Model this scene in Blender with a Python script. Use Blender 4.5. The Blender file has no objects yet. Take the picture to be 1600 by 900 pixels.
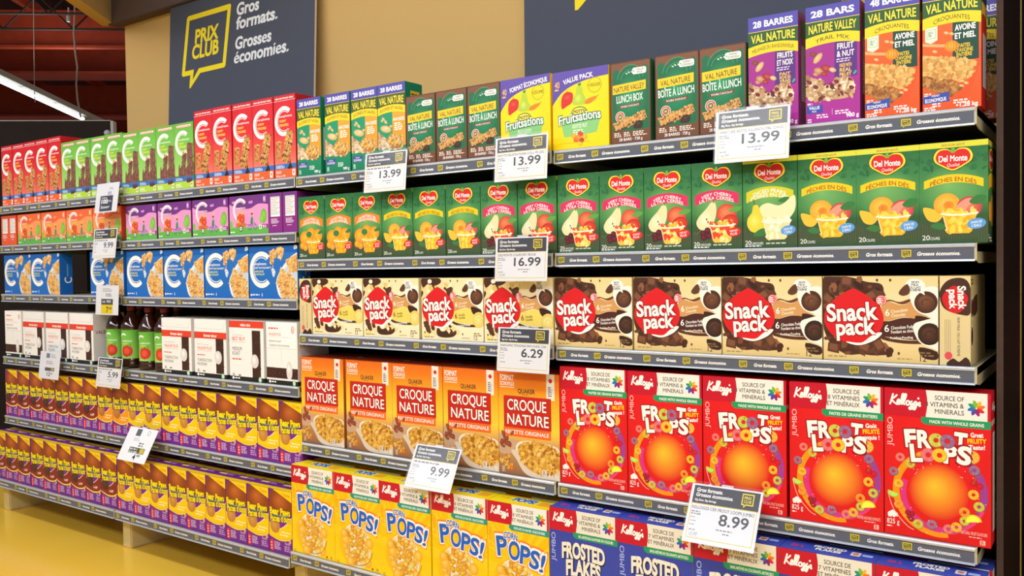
import bpy, bmesh, math, random
import numpy as np
from mathutils import Vector, Matrix

scene = bpy.context.scene
COL = scene.collection
# ------------------------------------------------------------------ camera, world, lights, exposure
CAM = Vector((0.28541, -2.36803, 1.38)); YAW, PITCH, ROLL, FPX = 0.61545, -0.0251, -0.01432, 1350.4
FW = Vector((-math.sin(YAW) * math.cos(PITCH), math.cos(YAW) * math.cos(PITCH), math.sin(PITCH)))
RT = Vector((math.cos(YAW), math.sin(YAW), 0)); UP = RT.cross(FW)
RT2 = math.cos(ROLL) * RT + math.sin(ROLL) * UP; UP2 = -math.sin(ROLL) * RT + math.cos(ROLL) * UP
cam_data = bpy.data.cameras.new('camera'); cam = bpy.data.objects.new('camera', cam_data); COL.objects.link(cam)
m = Matrix((RT2, UP2, -FW)).transposed().to_4x4(); m.translation = CAM; cam.matrix_world = m
cam_data.sensor_width = 36; cam_data.lens = FPX / 1600 * 36; cam_data.clip_start = .05; cam_data.clip_end = 200
scene.camera = cam
scene.view_settings.view_transform = 'Standard'; scene.view_settings.look = 'None'
scene.view_settings.exposure = -0.78; scene.view_settings.gamma = 1; scene.view_settings.use_curve_mapping = False
world = bpy.data.worlds.new('store'); scene.world = world; world.use_nodes = True
world.node_tree.nodes['Background'].inputs[0].default_value = (.98, .985, 1, 1)
world.node_tree.nodes['Background'].inputs[1].default_value = .54
AISLE = [  # two ceiling strip lamps over the aisle, then an added fill lamp: x, y, z, length, width, watts
    (-2.0, -1.9, 3.5, 8.0, .3, 200, 0), (-.8, -4.2, 3.6, 11.0, .5, 300, 0), (2.6, -2.2, 3.4, .4, 4.0, 30, 0)]  # last one is unseen, added to light the right-facing carton sides
for i, (x, y, z, l, w, e, r) in enumerate(AISLE):
    ld = bpy.data.lights.new('aisle_and_fill_lamp', 'AREA'); ld.shape = 'RECTANGLE'; ld.size = l; ld.size_y = w; ld.energy = e
    ld.color = (.975, .985, 1); lo = bpy.data.objects.new('aisle_and_fill_lamp', ld); COL.objects.link(lo); lo.location = (x, y, z)
    tgt = Vector((x, -1.2, 0)); lo.rotation_euler = (tgt - lo.location).to_track_quat('-Z', 'Y').to_euler()

# ------------------------------------------------------------------ helpers
def lin(c):
    r = []
    for v in c[:3]:
        v = v / 255
        r.append(v / 12.92 if v <= .04045 else ((v + .055) / 1.055) ** 2.4)
    return (*r, 1.0)

def tag(o, label=None, cat=None, group=None, kind=None):
    if label: o['label'] = label
    if cat: o['category'] = cat
    if group: o['group'] = group
    if kind: o['kind'] = kind
    return o

def link(name, me, parent=None, loc=(0, 0, 0), rot=(0, 0, 0)):
    o = bpy.data.objects.new(name, me); COL.objects.link(o)
    o.location = loc; o.rotation_euler = rot
    if parent: o.parent = parent
    return o

def copytree(o, parent=None):
    c = o.copy(); COL.objects.link(c)
    if parent: c.parent = parent
    for ch in list(o.children): copytree(ch, c)
    return c

def material(name, base, rough=.5, spec=.5, metal=0, noise=None, bump=0, nscale=40, coat=0):
    """principled material whose colour varies through a noise node between base and noise"""
    mt = bpy.data.materials.new(name); mt.use_nodes = True; nt = mt.node_tree; p = nt.nodes['Principled BSDF']
    p.inputs['Roughness'].default_value = rough; p.inputs['Specular IOR Level'].default_value = spec
    p.inputs['Metallic'].default_value = metal; p.inputs['Coat Weight'].default_value = coat
    p.inputs['Base Color'].default_value = lin(base)
    tc = nt.nodes.new('ShaderNodeTexCoord'); nz = nt.nodes.new('ShaderNodeTexNoise'); nz.inputs['Scale'].default_value = nscale
    nt.links.new(tc.outputs['Object'], nz.inputs['Vector'])
    if noise:
        mx = nt.nodes.new('ShaderNodeMix'); mx.data_type = 'RGBA'
        mx.inputs[6].default_value = lin(base); mx.inputs[7].default_value = lin(noise)
        nt.links.new(nz.outputs['Fac'], mx.inputs[0]); nt.links.new(mx.outputs[2], p.inputs['Base Color'])
    if bump:
        b = nt.nodes.new('ShaderNodeBump'); b.inputs['Strength'].default_value = bump; b.inputs['Distance'].default_value = .002
        nt.links.new(nz.outputs['Fac'], b.inputs['Height']); nt.links.new(b.outputs['Normal'], p.inputs['Normal'])
    return mt

def print_material(name, rough, spec, bump=.06, nscale=25, coat=0):
    mt = material(name, (200, 200, 200), rough, spec, bump=bump, nscale=nscale, coat=coat); nt = mt.node_tree
    at = nt.nodes.new('ShaderNodeAttribute'); at.attribute_name = 'print'
    nt.links.new(at.outputs['Color'], nt.nodes['Principled BSDF'].inputs['Base Color'])
    return mt

M = dict(
    card=print_material('printed_card', .42, .35),
    strip=print_material('printed_strip', .28, .4, bump=.03),
    paper=print_material('printed_paper', .5, .25, bump=.03),
    board=print_material('printed_board', .75, .2, bump=.1, nscale=300),
    rail=material('rail_aluminium', (206, 210, 218), .3, .5, .35, (192, 197, 207), .02, 60),
    shelf=material('shelf_enamel', (150, 140, 108), .5, .4, 0, (140, 130, 100), .03, 30),
    bracket=material('bracket_enamel', (205, 195, 155), .45, .4, 0, (195, 184, 140), .03, 30),
    back=material('dark_back_panel', (20, 17, 16), .8, .1, 0, (15, 13, 12), .05, 40),
    post=material('post_enamel', (120, 112, 90), .5, .4, 0, (105, 98, 80), .03, 40),
    foot=material('foot_enamel', (226, 208, 150), .4, .4, 0, (215, 195, 135), .05, 20),
    tan=material('tan_wall', (207, 172, 110), .8, .2, 0, (199, 164, 102), .12, 220),
    brown=material('brown_valance', (98, 82, 80), .75, .2, 0, (90, 75, 74), .1, 150),
    dark_board=material('dark_board', (40, 31, 28), .7, .15, 0, (33, 25, 23), .04, 8),
    wood=material('dark_laminate', (38, 23, 20), .6, .12, 0, (24, 15, 13), .06, 9),
    woodedge=material('laminate_edge', (86, 68, 60), .7, .1, 0, (74, 58, 52), .06, 60),
    floor=material('yellow_floor', (255, 208, 78), .16, .5, 0, (250, 200, 68), .02, 3),
    red=material('red_steel', (176, 64, 34), .6, .3, 0, (140, 44, 24), .05, 5),
    deck=material('maroon_deck', (70, 16, 14), .8, .2, 0, (46, 10, 10), .1, 6),
    darksteel=material('dark_steel', (46, 34, 32), .6, .3, 0, (36, 28, 26), .05, 10),
    steel=material('bolt_steel', (196, 196, 200), .4, .5, 0, (180, 180, 184), .02, 50),
    cable=material('cable_jacket', (170, 150, 140), .6, .3, 0, (150, 130, 120), .02, 50),
    lamphouse=material('lamp_housing', (180, 175, 170), .5, .4, 0, (165, 160, 156), .02, 40),
    juice=material('apple_juice_glass', (40, 12, 8), .08, .6, 0, (58, 18, 8), .0, 12, .6),
    redplastic=material('red_plastic', (190, 24, 34), .35, .5, 0, (170, 18, 28), .02, 40),
    cap=material('bottle_cap', (120, 20, 24), .4, .5, 0, (105, 16, 20), .02, 40),
    clip=material('clip_plastic', (215, 215, 215), .25, .5, 0, (200, 200, 205), .02, 40),
    board_edge=material('board_core', (225, 215, 200), .7, .2, 0, (215, 205, 190), .05, 60),
)
_t = bpy.data.materials.new('lamp_tube'); _t.use_nodes = True; _p = _t.node_tree.nodes['Principled BSDF']
_p.inputs['Emission Color'].default_value = (.92, 1, .98, 1); _p.inputs['Emission Strength'].default_value = 5; M['tube'] = _t
_s = bpy.data.materials.new('clear_sleeve'); _s.use_nodes = True; _n = _s.node_tree; _n.nodes.remove(_n.nodes['Principled BSDF'])
_tr = _n.nodes.new('ShaderNodeBsdfTransparent'); _gl = _n.nodes.new('ShaderNodeBsdfGlossy'); _gl.inputs['Roughness'].default_value = .2
_fr = _n.nodes.new('ShaderNodeLayerWeight'); _fr.inputs[0].default_value = .12; _mx = _n.nodes.new('ShaderNodeMixShader')
_nz = _n.nodes.new('ShaderNodeTexNoise'); _nz.inputs['Scale'].default_value = 12; _tc = _n.nodes.new('ShaderNodeTexCoord')
_bp = _n.nodes.new('ShaderNodeBump'); _bp.inputs['Strength'].default_value = .35; _bp.inputs['Distance'].default_value = .002
_tr.inputs[0].default_value = (.97, .97, .98, 1)
for a, b in ((_tc.outputs['Object'], _nz.inputs['Vector']), (_nz.outputs['Fac'], _bp.inputs['Height']), (_bp.outputs['Normal'], _gl.inputs['Normal']),
             (_bp.outputs['Normal'], _fr.inputs['Normal']), (_tr.outputs[0], _mx.inputs[1]), (_gl.outputs[0], _mx.inputs[2]),
             (_mx.outputs[0], _n.nodes['Material Output'].inputs[0])): _n.links.new(a, b)
_mx.inputs[0].default_value = .03; M['sleeve'] = _s

# ------------------------------------------------------------------ printed artwork: flat coloured shapes in millimetres, y down
_TX, _GL, _AD = {}, {}, {}
def raw_text(s, off):
    c = bpy.data.curves.new('text', 'FONT'); c.body = s; c.resolution_u = 4; c.offset = off
    o = bpy.data.objects.new('text', c); me = o.to_mesh()
    v = np.empty(len(me.vertices) * 3, 'f'); me.vertices.foreach_get('co', v); v = v.reshape(-1, 3)[:, :2].copy()
    f = [tuple(p.vertices) for p in me.polygons]
    o.to_mesh_clear(); bpy.data.objects.remove(o); bpy.data.curves.remove(c); return v, f
def size_of(v, f):
    area = 0; edge = {}
    for q in f:
        for a, b in zip(q, q[1:] + q[:1]):
            area += (v[a][0] * v[b][1] - v[b][0] * v[a][1]) / 2; k = (min(a, b), max(a, b)); edge[k] = edge.get(k, 0) + 1
    return abs(area), sum(np.linalg.norm(v[a] - v[b]) for (a, b), n in edge.items() if n == 1)
def glyph(ch, off):
    """one letter as a list of flat pieces; a letter whose widened outline folds is widened by shifted copies instead"""
    if (ch, off) not in _GL:
        v0, f0 = raw_text(ch, 0); out = [(v0, f0)]
        if off and len(f0):
            v, f = raw_text(ch, off); a0, p0 = size_of(v0, f0); a, _ = size_of(v, f); want = a0 + p0 * off
            if abs(a - want) < .05 * want: out = [(v, f)]
            else: out = [(v0 + np.array(d, 'f') * off, f0) for d in (((-.9, -.5), (.9, .5), (0, 0)) if off < .05 else ((-1, -1), (1, 1), (-1, 1), (1, -1), (0, 0)))]
        _GL[ch, off] = out
    return _GL[ch, off]
def advance(ch):
    if ch not in _AD: _AD[ch] = raw_text(ch + '|', 0)[0][:, 0].max() - raw_text('|', 0)[0][:, 0].max()
    return _AD[ch]
def text_mesh(s, off):
    if (s, off) not in _TX:
        V, F, S_, n, x = [], [], [], 0, 0.0
        for i, ch in enumerate(s):
            if ch != ' ':
                for j, (v, f) in enumerate(glyph(ch, off)):
                    V.append(v + np.array((x, 0), 'f')); F += [tuple(n + q for q in t) for t in f]; S_ += [i % 2 + 2 * j] * len(v); n += len(v)
            x += advance(ch)
        _TX[s, off] = (np.vstack(V), F, np.array(S_))
    return _TX[s, off]

def smooth(p, n=5, closed=True):
    p = np.array(p, float); out = []; N = len(p)
    for i in range(N if closed else N - 1):
        a = p[(i - 1) % N] if closed or i > 0 else p[i]; b = p[i]; c = p[(i + 1) % N]
        d = p[(i + 2) % N] if closed or i + 2 < N else c
        for t in np.arange(n) / n:
            out.append(.5 * (2 * b + (c - a) * t + (2 * a - 5 * b + 4 * c - d) * t * t + (3 * b - a - 3 * c + d) * t ** 3))
    if not closed: out.append(p[-1])
    return [tuple(q) for q in out]

def inside(x, y, P):
    r = False; j = len(P) - 1
    for i in range(len(P)):
        if (P[i][1] > y) != (P[j][1] > y) and x < (P[j][0] - P[i][0]) * (y - P[i][1]) / (P[j][1] - P[i][1]) + P[i][0]: r = not r
        j = i
    return r

class Art:
    def __init__(s, w, h, base=None):
        s.w, s.h = w, h; s.V = []; s.C = []; s.F = []; s.k = 0; s.clip = True
        if base is not None: s.rect(0, 0, w, h, base)
    def add(s, pts, col, keep=False, lv=None):
        if not keep: s.k += 1
        z = s.k if lv is None else lv
        n = len(s.V)
        many = isinstance(col[0], (tuple, list))
        for i, p in enumerate(pts):
            x, y = p
            if s.clip: x = min(max(x, 0), s.w); y = min(max(y, 0), s.h)
            s.V.append((x, y, z)); s.C.append(lin(col[i] if many else col))
        s.F.append(tuple(range(n, n + len(pts))))
    def rect(s, x0, y0, x1, y1, c, c2=None):
        s.add([(x0, y0), (x0, y1), (x1, y1), (x1, y0)], [c, c2 or c, c2 or c, c])
    def grad(s, x0, x1, stops):
        for i in range(len(stops) - 1):
            (ya, ca), (yb, cb) = stops[i], stops[i + 1]
            s.add([(x0, ya), (x0, yb), (x1, yb), (x1, ya)], [ca, cb, cb, ca], keep=i > 0)
    def poly(s, p, c): s.add(p, c)
    def sm(s, p, c, n=5): s.add(smooth(p, n), c)
    def rr(s, x0, y0, x1, y1, r, c):
        p = []
        for cx, cy, a0 in ((x1 - r, y0 + r, -90), (x1 - r, y1 - r, 0), (x0 + r, y1 - r, 90), (x0 + r, y0 + r, 180)):
            for k in range(5):
                a = math.radians(a0 + k * 22.5); p.append((cx + r * math.cos(a), cy + r * math.sin(a)))
        s.add(p, c)
    def ell(s, cx, cy, rx, ry, c, c2=None, rot=0, n=20):
        co, si = math.cos(math.radians(rot)), math.sin(math.radians(rot)); P = []
        for i in range(n):
            a = 2 * math.pi * i / n; u, v = rx * math.cos(a), ry * math.sin(a); P.append((cx + u * co - v * si, cy + u * si + v * co))
        if c2 is None: s.add(P, c)
        else:
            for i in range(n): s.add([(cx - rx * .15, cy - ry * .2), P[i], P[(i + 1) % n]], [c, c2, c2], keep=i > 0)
    def arc(s, cx, cy, r0, r1, a0, a1, c, n=24, sy=1, c2=None):
        for i in range(n):
            p = []; 
            for r, t in ((r0, i), (r1, i), (r1, i + 1), (r0, i + 1)):
                a = math.radians(a0 + (a1 - a0) * t / n); p.append((cx + r * math.cos(a), cy + r * sy * math.sin(a)))
            s.add(p, [c, c2 or c, c2 or c, c], keep=i > 0)
    def arch(s, x0, x1, ya, yb, k, c, n=12, k2=None):
        xc, hw = (x0 + x1) / 2, (x1 - x0) / 2; g = lambda x, kk: kk * (1 - ((x - xc) / hw) ** 2); k2 = k if k2 is None else k2
        X = [x0 + (x1 - x0) * i / n for i in range(n + 1)]
        for i in range(n):
            a, b = X[i], X[i + 1]
            s.add([(a, ya - g(a, k)), (a, yb - g(a, k2)), (b, yb - g(b, k2)), (b, ya - g(b, k))], c, keep=i > 0)
    def path(s, p, w, c, n=4, closed=False):
        q = np.array(smooth(p, n, closed)); 
        if closed: q = np.vstack([q, q[:1]])
        d = np.gradient(q, axis=0); d /= (np.linalg.norm(d, axis=1, keepdims=True) + 1e-9); nn = np.stack([-d[:, 1], d[:, 0]], 1) * w / 2
        for i in range(len(q) - 1): s.add([tuple(q[i] + nn[i]), tuple(q[i] - nn[i]), tuple(q[i + 1] - nn[i + 1]), tuple(q[i + 1] + nn[i + 1])], c, keep=i % 4 > 0)
    def speck(s, P, n, cols, r0, r1, seed=1, asp=1.5):
        R = random.Random(seed); xs = [p[0] for p in P]; ys = [p[1] for p in P]; base = s.k + 1; got = 0; tries = 0
        while got < n and tries < n * 20:
            tries += 1; x, y = R.uniform(min(xs), max(xs)), R.uniform(min(ys), max(ys))
            if not inside(x, y, P): continue
            r = R.uniform(r0, r1); a0 = R.random() * 6.28; N = 6; e = R.uniform(1, asp); co, si = math.cos(a0), math.sin(a0); q = []
            for i in range(N):
                a = 6.283 * i / N; u, v = r * e * math.cos(a) * R.uniform(.75, 1.15), r / e * math.sin(a) * R.uniform(.75, 1.15)
                q.append((x + u * co - v * si, y + u * si + v * co))
            s.add(q, R.choice(cols)); got += 1
    def t(s, txt, x, y, w, h, c, b=.015, out=None, rot=0, skew=0, arc=0, al='l', warp=None):
        v0, _, _ = text_mesh(txt, b)
        if not len(v0): return
        lo, hi = v0[:, 0].min(), v0[:, 0].max(); sy = h / .70
        sx = (w / (hi - lo)) if w else sy
        W = (hi - lo) * sx; x0 = x - (W / 2 if al == 'c' else W if al == 'r' else 0); xc = x0 + W / 2
        for bb, cc in (((b + out[1], out[0]), (b, c)) if out else ((b, c),)):
            v, f, sd_ = text_mesh(txt, bb); u = (v[:, 0] - lo) * sx; q = v[:, 1] * sy; u = u + q * skew
            if arc: q = q + arc * (1 - ((u - W / 2) / (W / 2)) ** 2)
            if warp: q = q * warp(u / W)
            r = math.radians(rot); uu = u - W / 2
            X = xc + uu * math.cos(r) + q * math.sin(r) * 1; Y = y - (q * math.cos(r) - uu * math.sin(r) * 1)
            s.k += 1; n = len(s.V); lc = lin(cc)
            for a, e, g in zip(X, Y, sd_): s.V.append((float(a), float(e), s.k + int(g))); s.C.append(lc)
            s.k += int(sd_.max())
            for ff in f: s.F.append(tuple(n + i for i in ff))
    def lines(s, x, y, w, n, h, c, gap=1.7, seed=3):
        R = random.Random(seed); s.k += 1
        for i in range(n):
            xx = x; end = x + w * R.uniform(.7, 1)
            while xx < end:
                l = R.uniform(1.5, 4) * h; l = min(l, end - xx)
                s.add([(xx, y), (xx, y + h), (xx + l, y + h), (xx + l, y)], c, True); xx += l + h * .8
            y += h * gap
    def arrays(s, T):
        """T maps (x mm, y mm, layer) to metres"""
        if not hasattr(s, 'done'):      # pack the print layers: a layer only rises above layers it overlaps
            V = np.array(s.V); ks = V[:, 2].astype(int); lev = {}; boxes = []
            order = np.argsort(ks, kind='stable'); u, st = np.unique(ks[order], return_index=True); st = list(st) + [len(order)]
            arr = np.zeros((len(u), 5))
            for i, k in enumerate(u):
                P = V[order[st[i]:st[i + 1]], :2]; x0, y0 = P.min(0) - .05; x1, y1 = P.max(0) + .05
                q = arr[:i]; hit = (q[:, 0] < x1) & (q[:, 1] > x0) & (q[:, 2] < y1) & (q[:, 3] > y0)
                l = 1 + (q[hit, 4].max() if hit.any() else 0); arr[i] = (x0, x1, y0, y1, l); lev[k] = l
            s.V = [(x, y, lev[int(k)]) for x, y, k in s.V]; s.done = True
        return [T(*v) for v in s.V], s.C, s.F

EPS = .00003
def to_mesh(name, parts, mat):
    V, C, F = [], [], []
    for v, c, f in parts:
        n = len(V); V += v; C += c; F += [tuple(n + i for i in q) for q in f]
    me = bpy.data.meshes.new(name); me.from_pydata(V, [], F)
    at = me.color_attributes.new('print', 'FLOAT_COLOR', 'POINT'); at.data.foreach_set('color', np.array(C, 'f').ravel())
    me.materials.append(mat); me.update(); return me

def front_T(w, h, fx=1, fy=1): return lambda x, y, k: (x * fx / 1000 - w / 2000, -EPS * k, (h - y * fy) / 1000)

def box_parts(w, h, d, cf, cs, ct, bev=.9):
    """carton body in mm with bevelled edges, front at y=0, colours by side"""
    bm = bmesh.new(); bmesh.ops.create_cube(bm, size=1)
    for v in bm.verts: v.co = Vector((v.co.x * w / 1000, (v.co.y + .5) * d / 1000, (v.co.z + .5) * h / 1000))
    bmesh.ops.bevel(bm, geom=list(bm.edges), offset=bev / 1000, segments=1, affect='EDGES')
    V, C, F = [], [], []
    for f in bm.faces:
        n = f.normal; c = cf if n.y < -.9 else ct if n.z > .6 else cs
        k = len(V)
        for v in f.verts: V.append(tuple(v.co)); C.append(lin(c))
        F.append(tuple(range(k, k + len(f.verts))))
    bm.free(); return V, C, F

def carton(name, w, h, d, front, cs, ct, side=None, top=None, flap=True):
    """one carton; returns its root object, artwork printed on its faces; a tuck flap on top is a part"""
    parts = [box_parts(w, h, d, cs, cs, ct), front.arrays(front_T(w, h, w / front.w, h / front.h))]
    if side: parts.append(side.arrays(lambda x, y, k: (w / 2000 + EPS * k, x / 1000, (h - y) / 1000)))
    o = link(name, to_mesh(name, parts, M['card']))
    if flap:
        V, C, F = box_parts(w - 2, .7, d * .94, ct, ct, ct, .2); seam = tuple(int(v * .8) for v in ct)
        V2, C2, F2 = box_parts(w - 2, .5, d * .45, seam, seam, ct, .15)
        pp = [([(a, b + .0002, c + h / 1000 - .0001) for a, b, c in V], C, F), ([(a, b + d * .00045, c + h / 1000 + .0005) for a, b, c in V2], C2, F2)]
        if top: pp.append(top.arrays(lambda x, y, k: (x / 1000 - w / 2000, (d - y) / 1000, h / 1000 + .0012 + EPS * k)))
        link('top_flap', to_mesh('top_flap', pp, M['card']), o)
    return o
# ------------------------------------------------------------------ shared motifs
W_ = (245, 243, 240); BLK = (35, 32, 34)
OAT = [(206, 156, 84), (188, 134, 66), (222, 180, 112), (168, 112, 52), (212, 168, 98)]
CHOC = [(70, 38, 26), (92, 52, 36), (52, 28, 20), (118, 70, 48)]
NUTS = [(222, 196, 158), (200, 166, 122), (236, 218, 188), (160, 116, 80), (120, 40, 50), (186, 148, 104)]
PUFF = [(246, 190, 70), (238, 168, 40), (252, 210, 110), (226, 150, 30)]
GRAN = [(214, 160, 62), (190, 128, 42), (234, 190, 96), (160, 98, 34), (222, 176, 80)]

def quad_bar(x0, y0, x1, y1, wd, jag=1.5, seed=1):
    """outline of a ragged bar from (x0,y0) to (x1,y1)"""
    R = random.Random(seed); dx, dy = x1 - x0, y1 - y0; L = math.hypot(dx, dy); dx /= L; dy /= L; nx, ny = -dy * wd / 2, dx * wd / 2
    N = 9; a = [(x0 + dx * L * i / N + nx + R.uniform(-jag, jag), y0 + dy * L * i / N + ny + R.uniform(-jag, jag)) for i in range(N + 1)]
    b = [(x0 + dx * L * i / N - nx + R.uniform(-jag, jag), y0 + dy * L * i / N - ny + R.uniform(-jag, jag)) for i in range(N, -1, -1)]
    return a + b

def bar(A, x0, y0, x1, y1, wd, base, cols, n, r, seed=1):
    P = quad_bar(x0, y0, x1, y1, wd, wd * .05, seed); A.poly(P, base); A.speck(P, n, cols, r * .6, r, seed)

def bigC(A, cx, cy, r, c, line, th=.27):
    A.arc(cx, cy, r * (1 - th), r, 48, 312, c)
    A.arc(cx, cy, r * (1 - th - .1), r * (1 - th - .055), 52, 308, c)

def kscript(A, x, y, w, h, c, sw=None, rot=0):
    """brush script wordmark drawn as strokes in a 100 x 40 box"""
    S = [[(5, 2), (9, 16), (15, 38)], [(27, 35), (20, 27), (11, 19), (17, 10), (28, 3)],
         [(25, 8), (32, 12), (34, 17), (31, 20), (27, 14), (29, 5), (36, 6)], [(36, 7), (43, 22), (47, 36), (43, 38), (40, 24), (39, 8), (43, 5)],
         [(43, 7), (50, 22), (54, 36), (50, 38), (47, 24), (46, 8), (50, 5)], [(59, 18), (54, 14), (54, 6), (59, 4), (63, 9), (62, 16), (58, 18)],
         [(73, 17), (68, 15), (66, 8), (69, 5), (73, 9), (74, 16), (72, 2), (67, -9), (62, -6), (70, 2), (76, 7)],
         [(84, 17), (79, 15), (77, 8), (80, 5), (84, 9), (85, 16), (83, 2), (78, -9), (73, -6), (81, 2), (87, 7)],
         [(88, 24), (90, 30)], [(87, 6), (94, 16), (93, 9), (95, 4), (90, 3)]]
    r = math.radians(rot)
    for q in S:
        P = []
        for a, b in q:
            u, v = a / 100 * w, b / 40 * h - a / 100 * w * 0; P.append((x + u * math.cos(r) + v * math.sin(r), y - v * math.cos(r) + u * math.sin(r)))
        A.path(P, sw or h * .12, c, 3, False)

def pinwheel(A, cx, cy, r):
    cs = [(240, 180, 40), (235, 120, 40), (220, 40, 50), (150, 30, 110), (90, 60, 160), (40, 110, 190), (30, 150, 120), (130, 180, 60)]
    for i, c in enumerate(cs):
        a = math.radians(i * 45 - 70)
        P = [(.1, 0), (.4, .34), (.9, .3), (1.02, .06), (.5, -.16)]
        A.sm([(cx + r * (u * math.cos(a) - v * math.sin(a)), cy + r * (u * math.sin(a) + v * math.cos(a))) for u, v in P], c, 3)
    A.ell(cx, cy, r * .12, r * .12, (250, 230, 120))

def club_logo(A, x, y, w, h, c, dark, tw=.08, text='x'):
    """speech-bubble outline with the two words inside"""
    th = w * tw * 1.3
    A.poly([(x, y), (x + w, y), (x + w, y + h), (x + w * .42, y + h), (x + w * .2, y + h * 1.25), (x + w * .2, y + h), (x, y + h)], c)
    A.poly([(x + th, y + th), (x + w - th, y + th), (x + w - th, y + h - th), (x + w * .38, y + h - th), (x + w * .27, y + h * 1.09), (x + w * .28, y + h - th), (x + th, y + h - th)], dark)
    A.t('PRIX', x + w * .5, y + h * .47, w * .62, h * .24, c, .03, al='c'); A.t('CLUB', x + w * .5, y + h * .79, w * .64, h * .24, c, .03, al='c')

def rays(A, cx, cy, r, n, c, a0=0):
    for i in range(n):
        a = 2 * math.pi * i / n + a0; d = math.pi / n * .45
        A.add([(cx, cy), (cx + r * math.cos(a - d), cy + r * math.sin(a - d)), (cx + r * math.cos(a + d), cy + r * math.sin(a + d))], c, keep=i > 0)

def nutrition(A, x, y, w, h, c=(236, 232, 232), ink=(90, 85, 90)):
    A.rect(x, y, x + w, y + h, c)
    for i in range(int(h / 7)): A.rect(x + 2, y + 3 + i * 7, x + w - 2 - (i % 3) * w * .15, y + 4.4 + i * 7, ink)

# ------------------------------------------------------------------ carton fronts
def art_chewy_red():
    A = Art(139, 342); A.grad(0, 139, [(0, (205, 26, 40)), (120, (214, 34, 46)), (230, (226, 84, 74)), (285, (232, 120, 100))])
    A.rect(0, 0, 139, 22, (196, 22, 40)); A.rect(0, 21.5, 139, 23.5, (240, 200, 200)); A.t('value size format valeur', 8, 16, 122, 8, W_, .02)
    bigC(A, 66, 108, 62, W_, W_); A.t('compliments', 34, 92, 84, 9.5, W_, .01); A.t('CHEWY', 34, 112, 46, 10, (250, 215, 90), .02); A.t('TENDRES', 34, 129, 60, 10, (250, 215, 90), .02)
    bar(A, 22, 262, 30, 190, 30, (186, 130, 66), OAT + CHOC[:2], 46, 5, 4)
    bar(A, 66, 276, 106, 150, 46, (196, 140, 70), OAT * 2 + CHOC, 120, 6, 5)
    A.rect(0, 285, 139, 306, (48, 112, 192)); A.lines(8, 290, 60, 3, 2.6, (230, 235, 245), 1.8)
    A.sm([(84, 306), (94, 288), (100, 268), (105, 286), (116, 306), (100, 310)], CHOC[0], 4); A.rect(0, 306, 139, 342, (236, 98, 48))
    A.sm([(84, 304), (94, 290), (101, 268), (105, 288), (112, 300), (98, 308)], CHOC[2], 4)
    A.lines(8, 314, 46, 2, 3, W_, 2); A.t('28 g x 30', 8, 337, 60, 7, W_, .02); A.rr(114, 310, 132, 336, 3, W_); A.ell(123, 322, 4, 7, (200, 60, 40))
    return A

def art_chewy_green():
    A = Art(146, 300); A.grad(0, 146, [(0, (104, 178, 66)), (130, (128, 196, 84)), (240, (166, 214, 120))])
    A.rr(18, 8, 132, 22, 6, (206, 70, 56)); A.rr(20, 10, 130, 20, 5, (240, 236, 226)); A.t('value size format valeur', 26, 18, 98, 6, (200, 50, 50), .02)
    bigC(A, 64, 92, 58, W_, W_); A.t('compliments', 34, 80, 80, 9, W_, .01); A.t('CHEWY', 34, 98, 40, 9, (242, 226, 70), .02); A.t('TENDRES', 34, 113, 56, 9, (242, 226, 70), .02)
    for i, (x0, y0, x1, y1, wd) in enumerate(((66, 240, 78, 138, 30), (116, 244, 122, 96, 44))):
        bar(A, x0, y0, x1, y1, wd, (128, 82, 72), [(138, 92, 80), (114, 70, 60), (152, 106, 92), (102, 60, 52)], 70, 6, 7 + i)
    A.sm([(30, 246), (34, 186), (44, 206), (56, 190), (74, 214), (104, 196), (126, 206), (146, 188), (146, 250), (60, 254)], (120, 76, 66), 4)
    A.speck([(40, 244), (44, 214), (140, 206), (142, 246)], 40, [(136, 90, 78), (104, 62, 54), (150, 104, 90)], 3, 7, 3)
    A.speck([(50, 138), (94, 124), (96, 136), (54, 150)], 14, [(240, 210, 120), (226, 186, 90)], 2, 4, 5)
    A.rect(0, 246, 146, 268, (54, 112, 186)); A.lines(6, 252, 60, 3, 2.6, (225, 232, 240), 1.8); A.rect(0, 268, 146, 300, (176, 210, 66))
    for x in (98, 112, 126): A.sm([(x - 8, 270), (x, 250), (x + 8, 270), (x, 276)], CHOC[1], 3)
    A.rr(122, 272, 136, 294, 3, W_); A.ell(129, 283, 4, 6, (190, 60, 40)); A.lines(8, 278, 50, 3, 3, (240, 250, 225), 2)
    return A

def nv_head(A, w, top, y0, y1, y2, brand, sub, band=(78, 72, 168), green=(38, 86, 42)):
    A.rect(0, 0, w, y0, band); A.t(top, w / 2, y0 * .72, w * .8, y0 * .42, W_, .035, al='c')
    A.rect(0, y0, w, y0 + 1.5, (246, 208, 30)); A.rect(0, y0 + 1.5, w, y1 + 8, green); A.arch(0, w, y1 + 7, y1 + 34, 9, (246, 208, 30), k2=9)
    A.t(brand, w / 2, y1 - 4, w * .88, (y1 - y0) * .62, (248, 222, 56), .02, al='c', arc=3)
    A.t(sub, w / 2, y1 + 24, w * .84 if len(sub) > 11 else w * .62, 10.5, (44, 74, 36), .006, al='c', arc=9)

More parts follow.
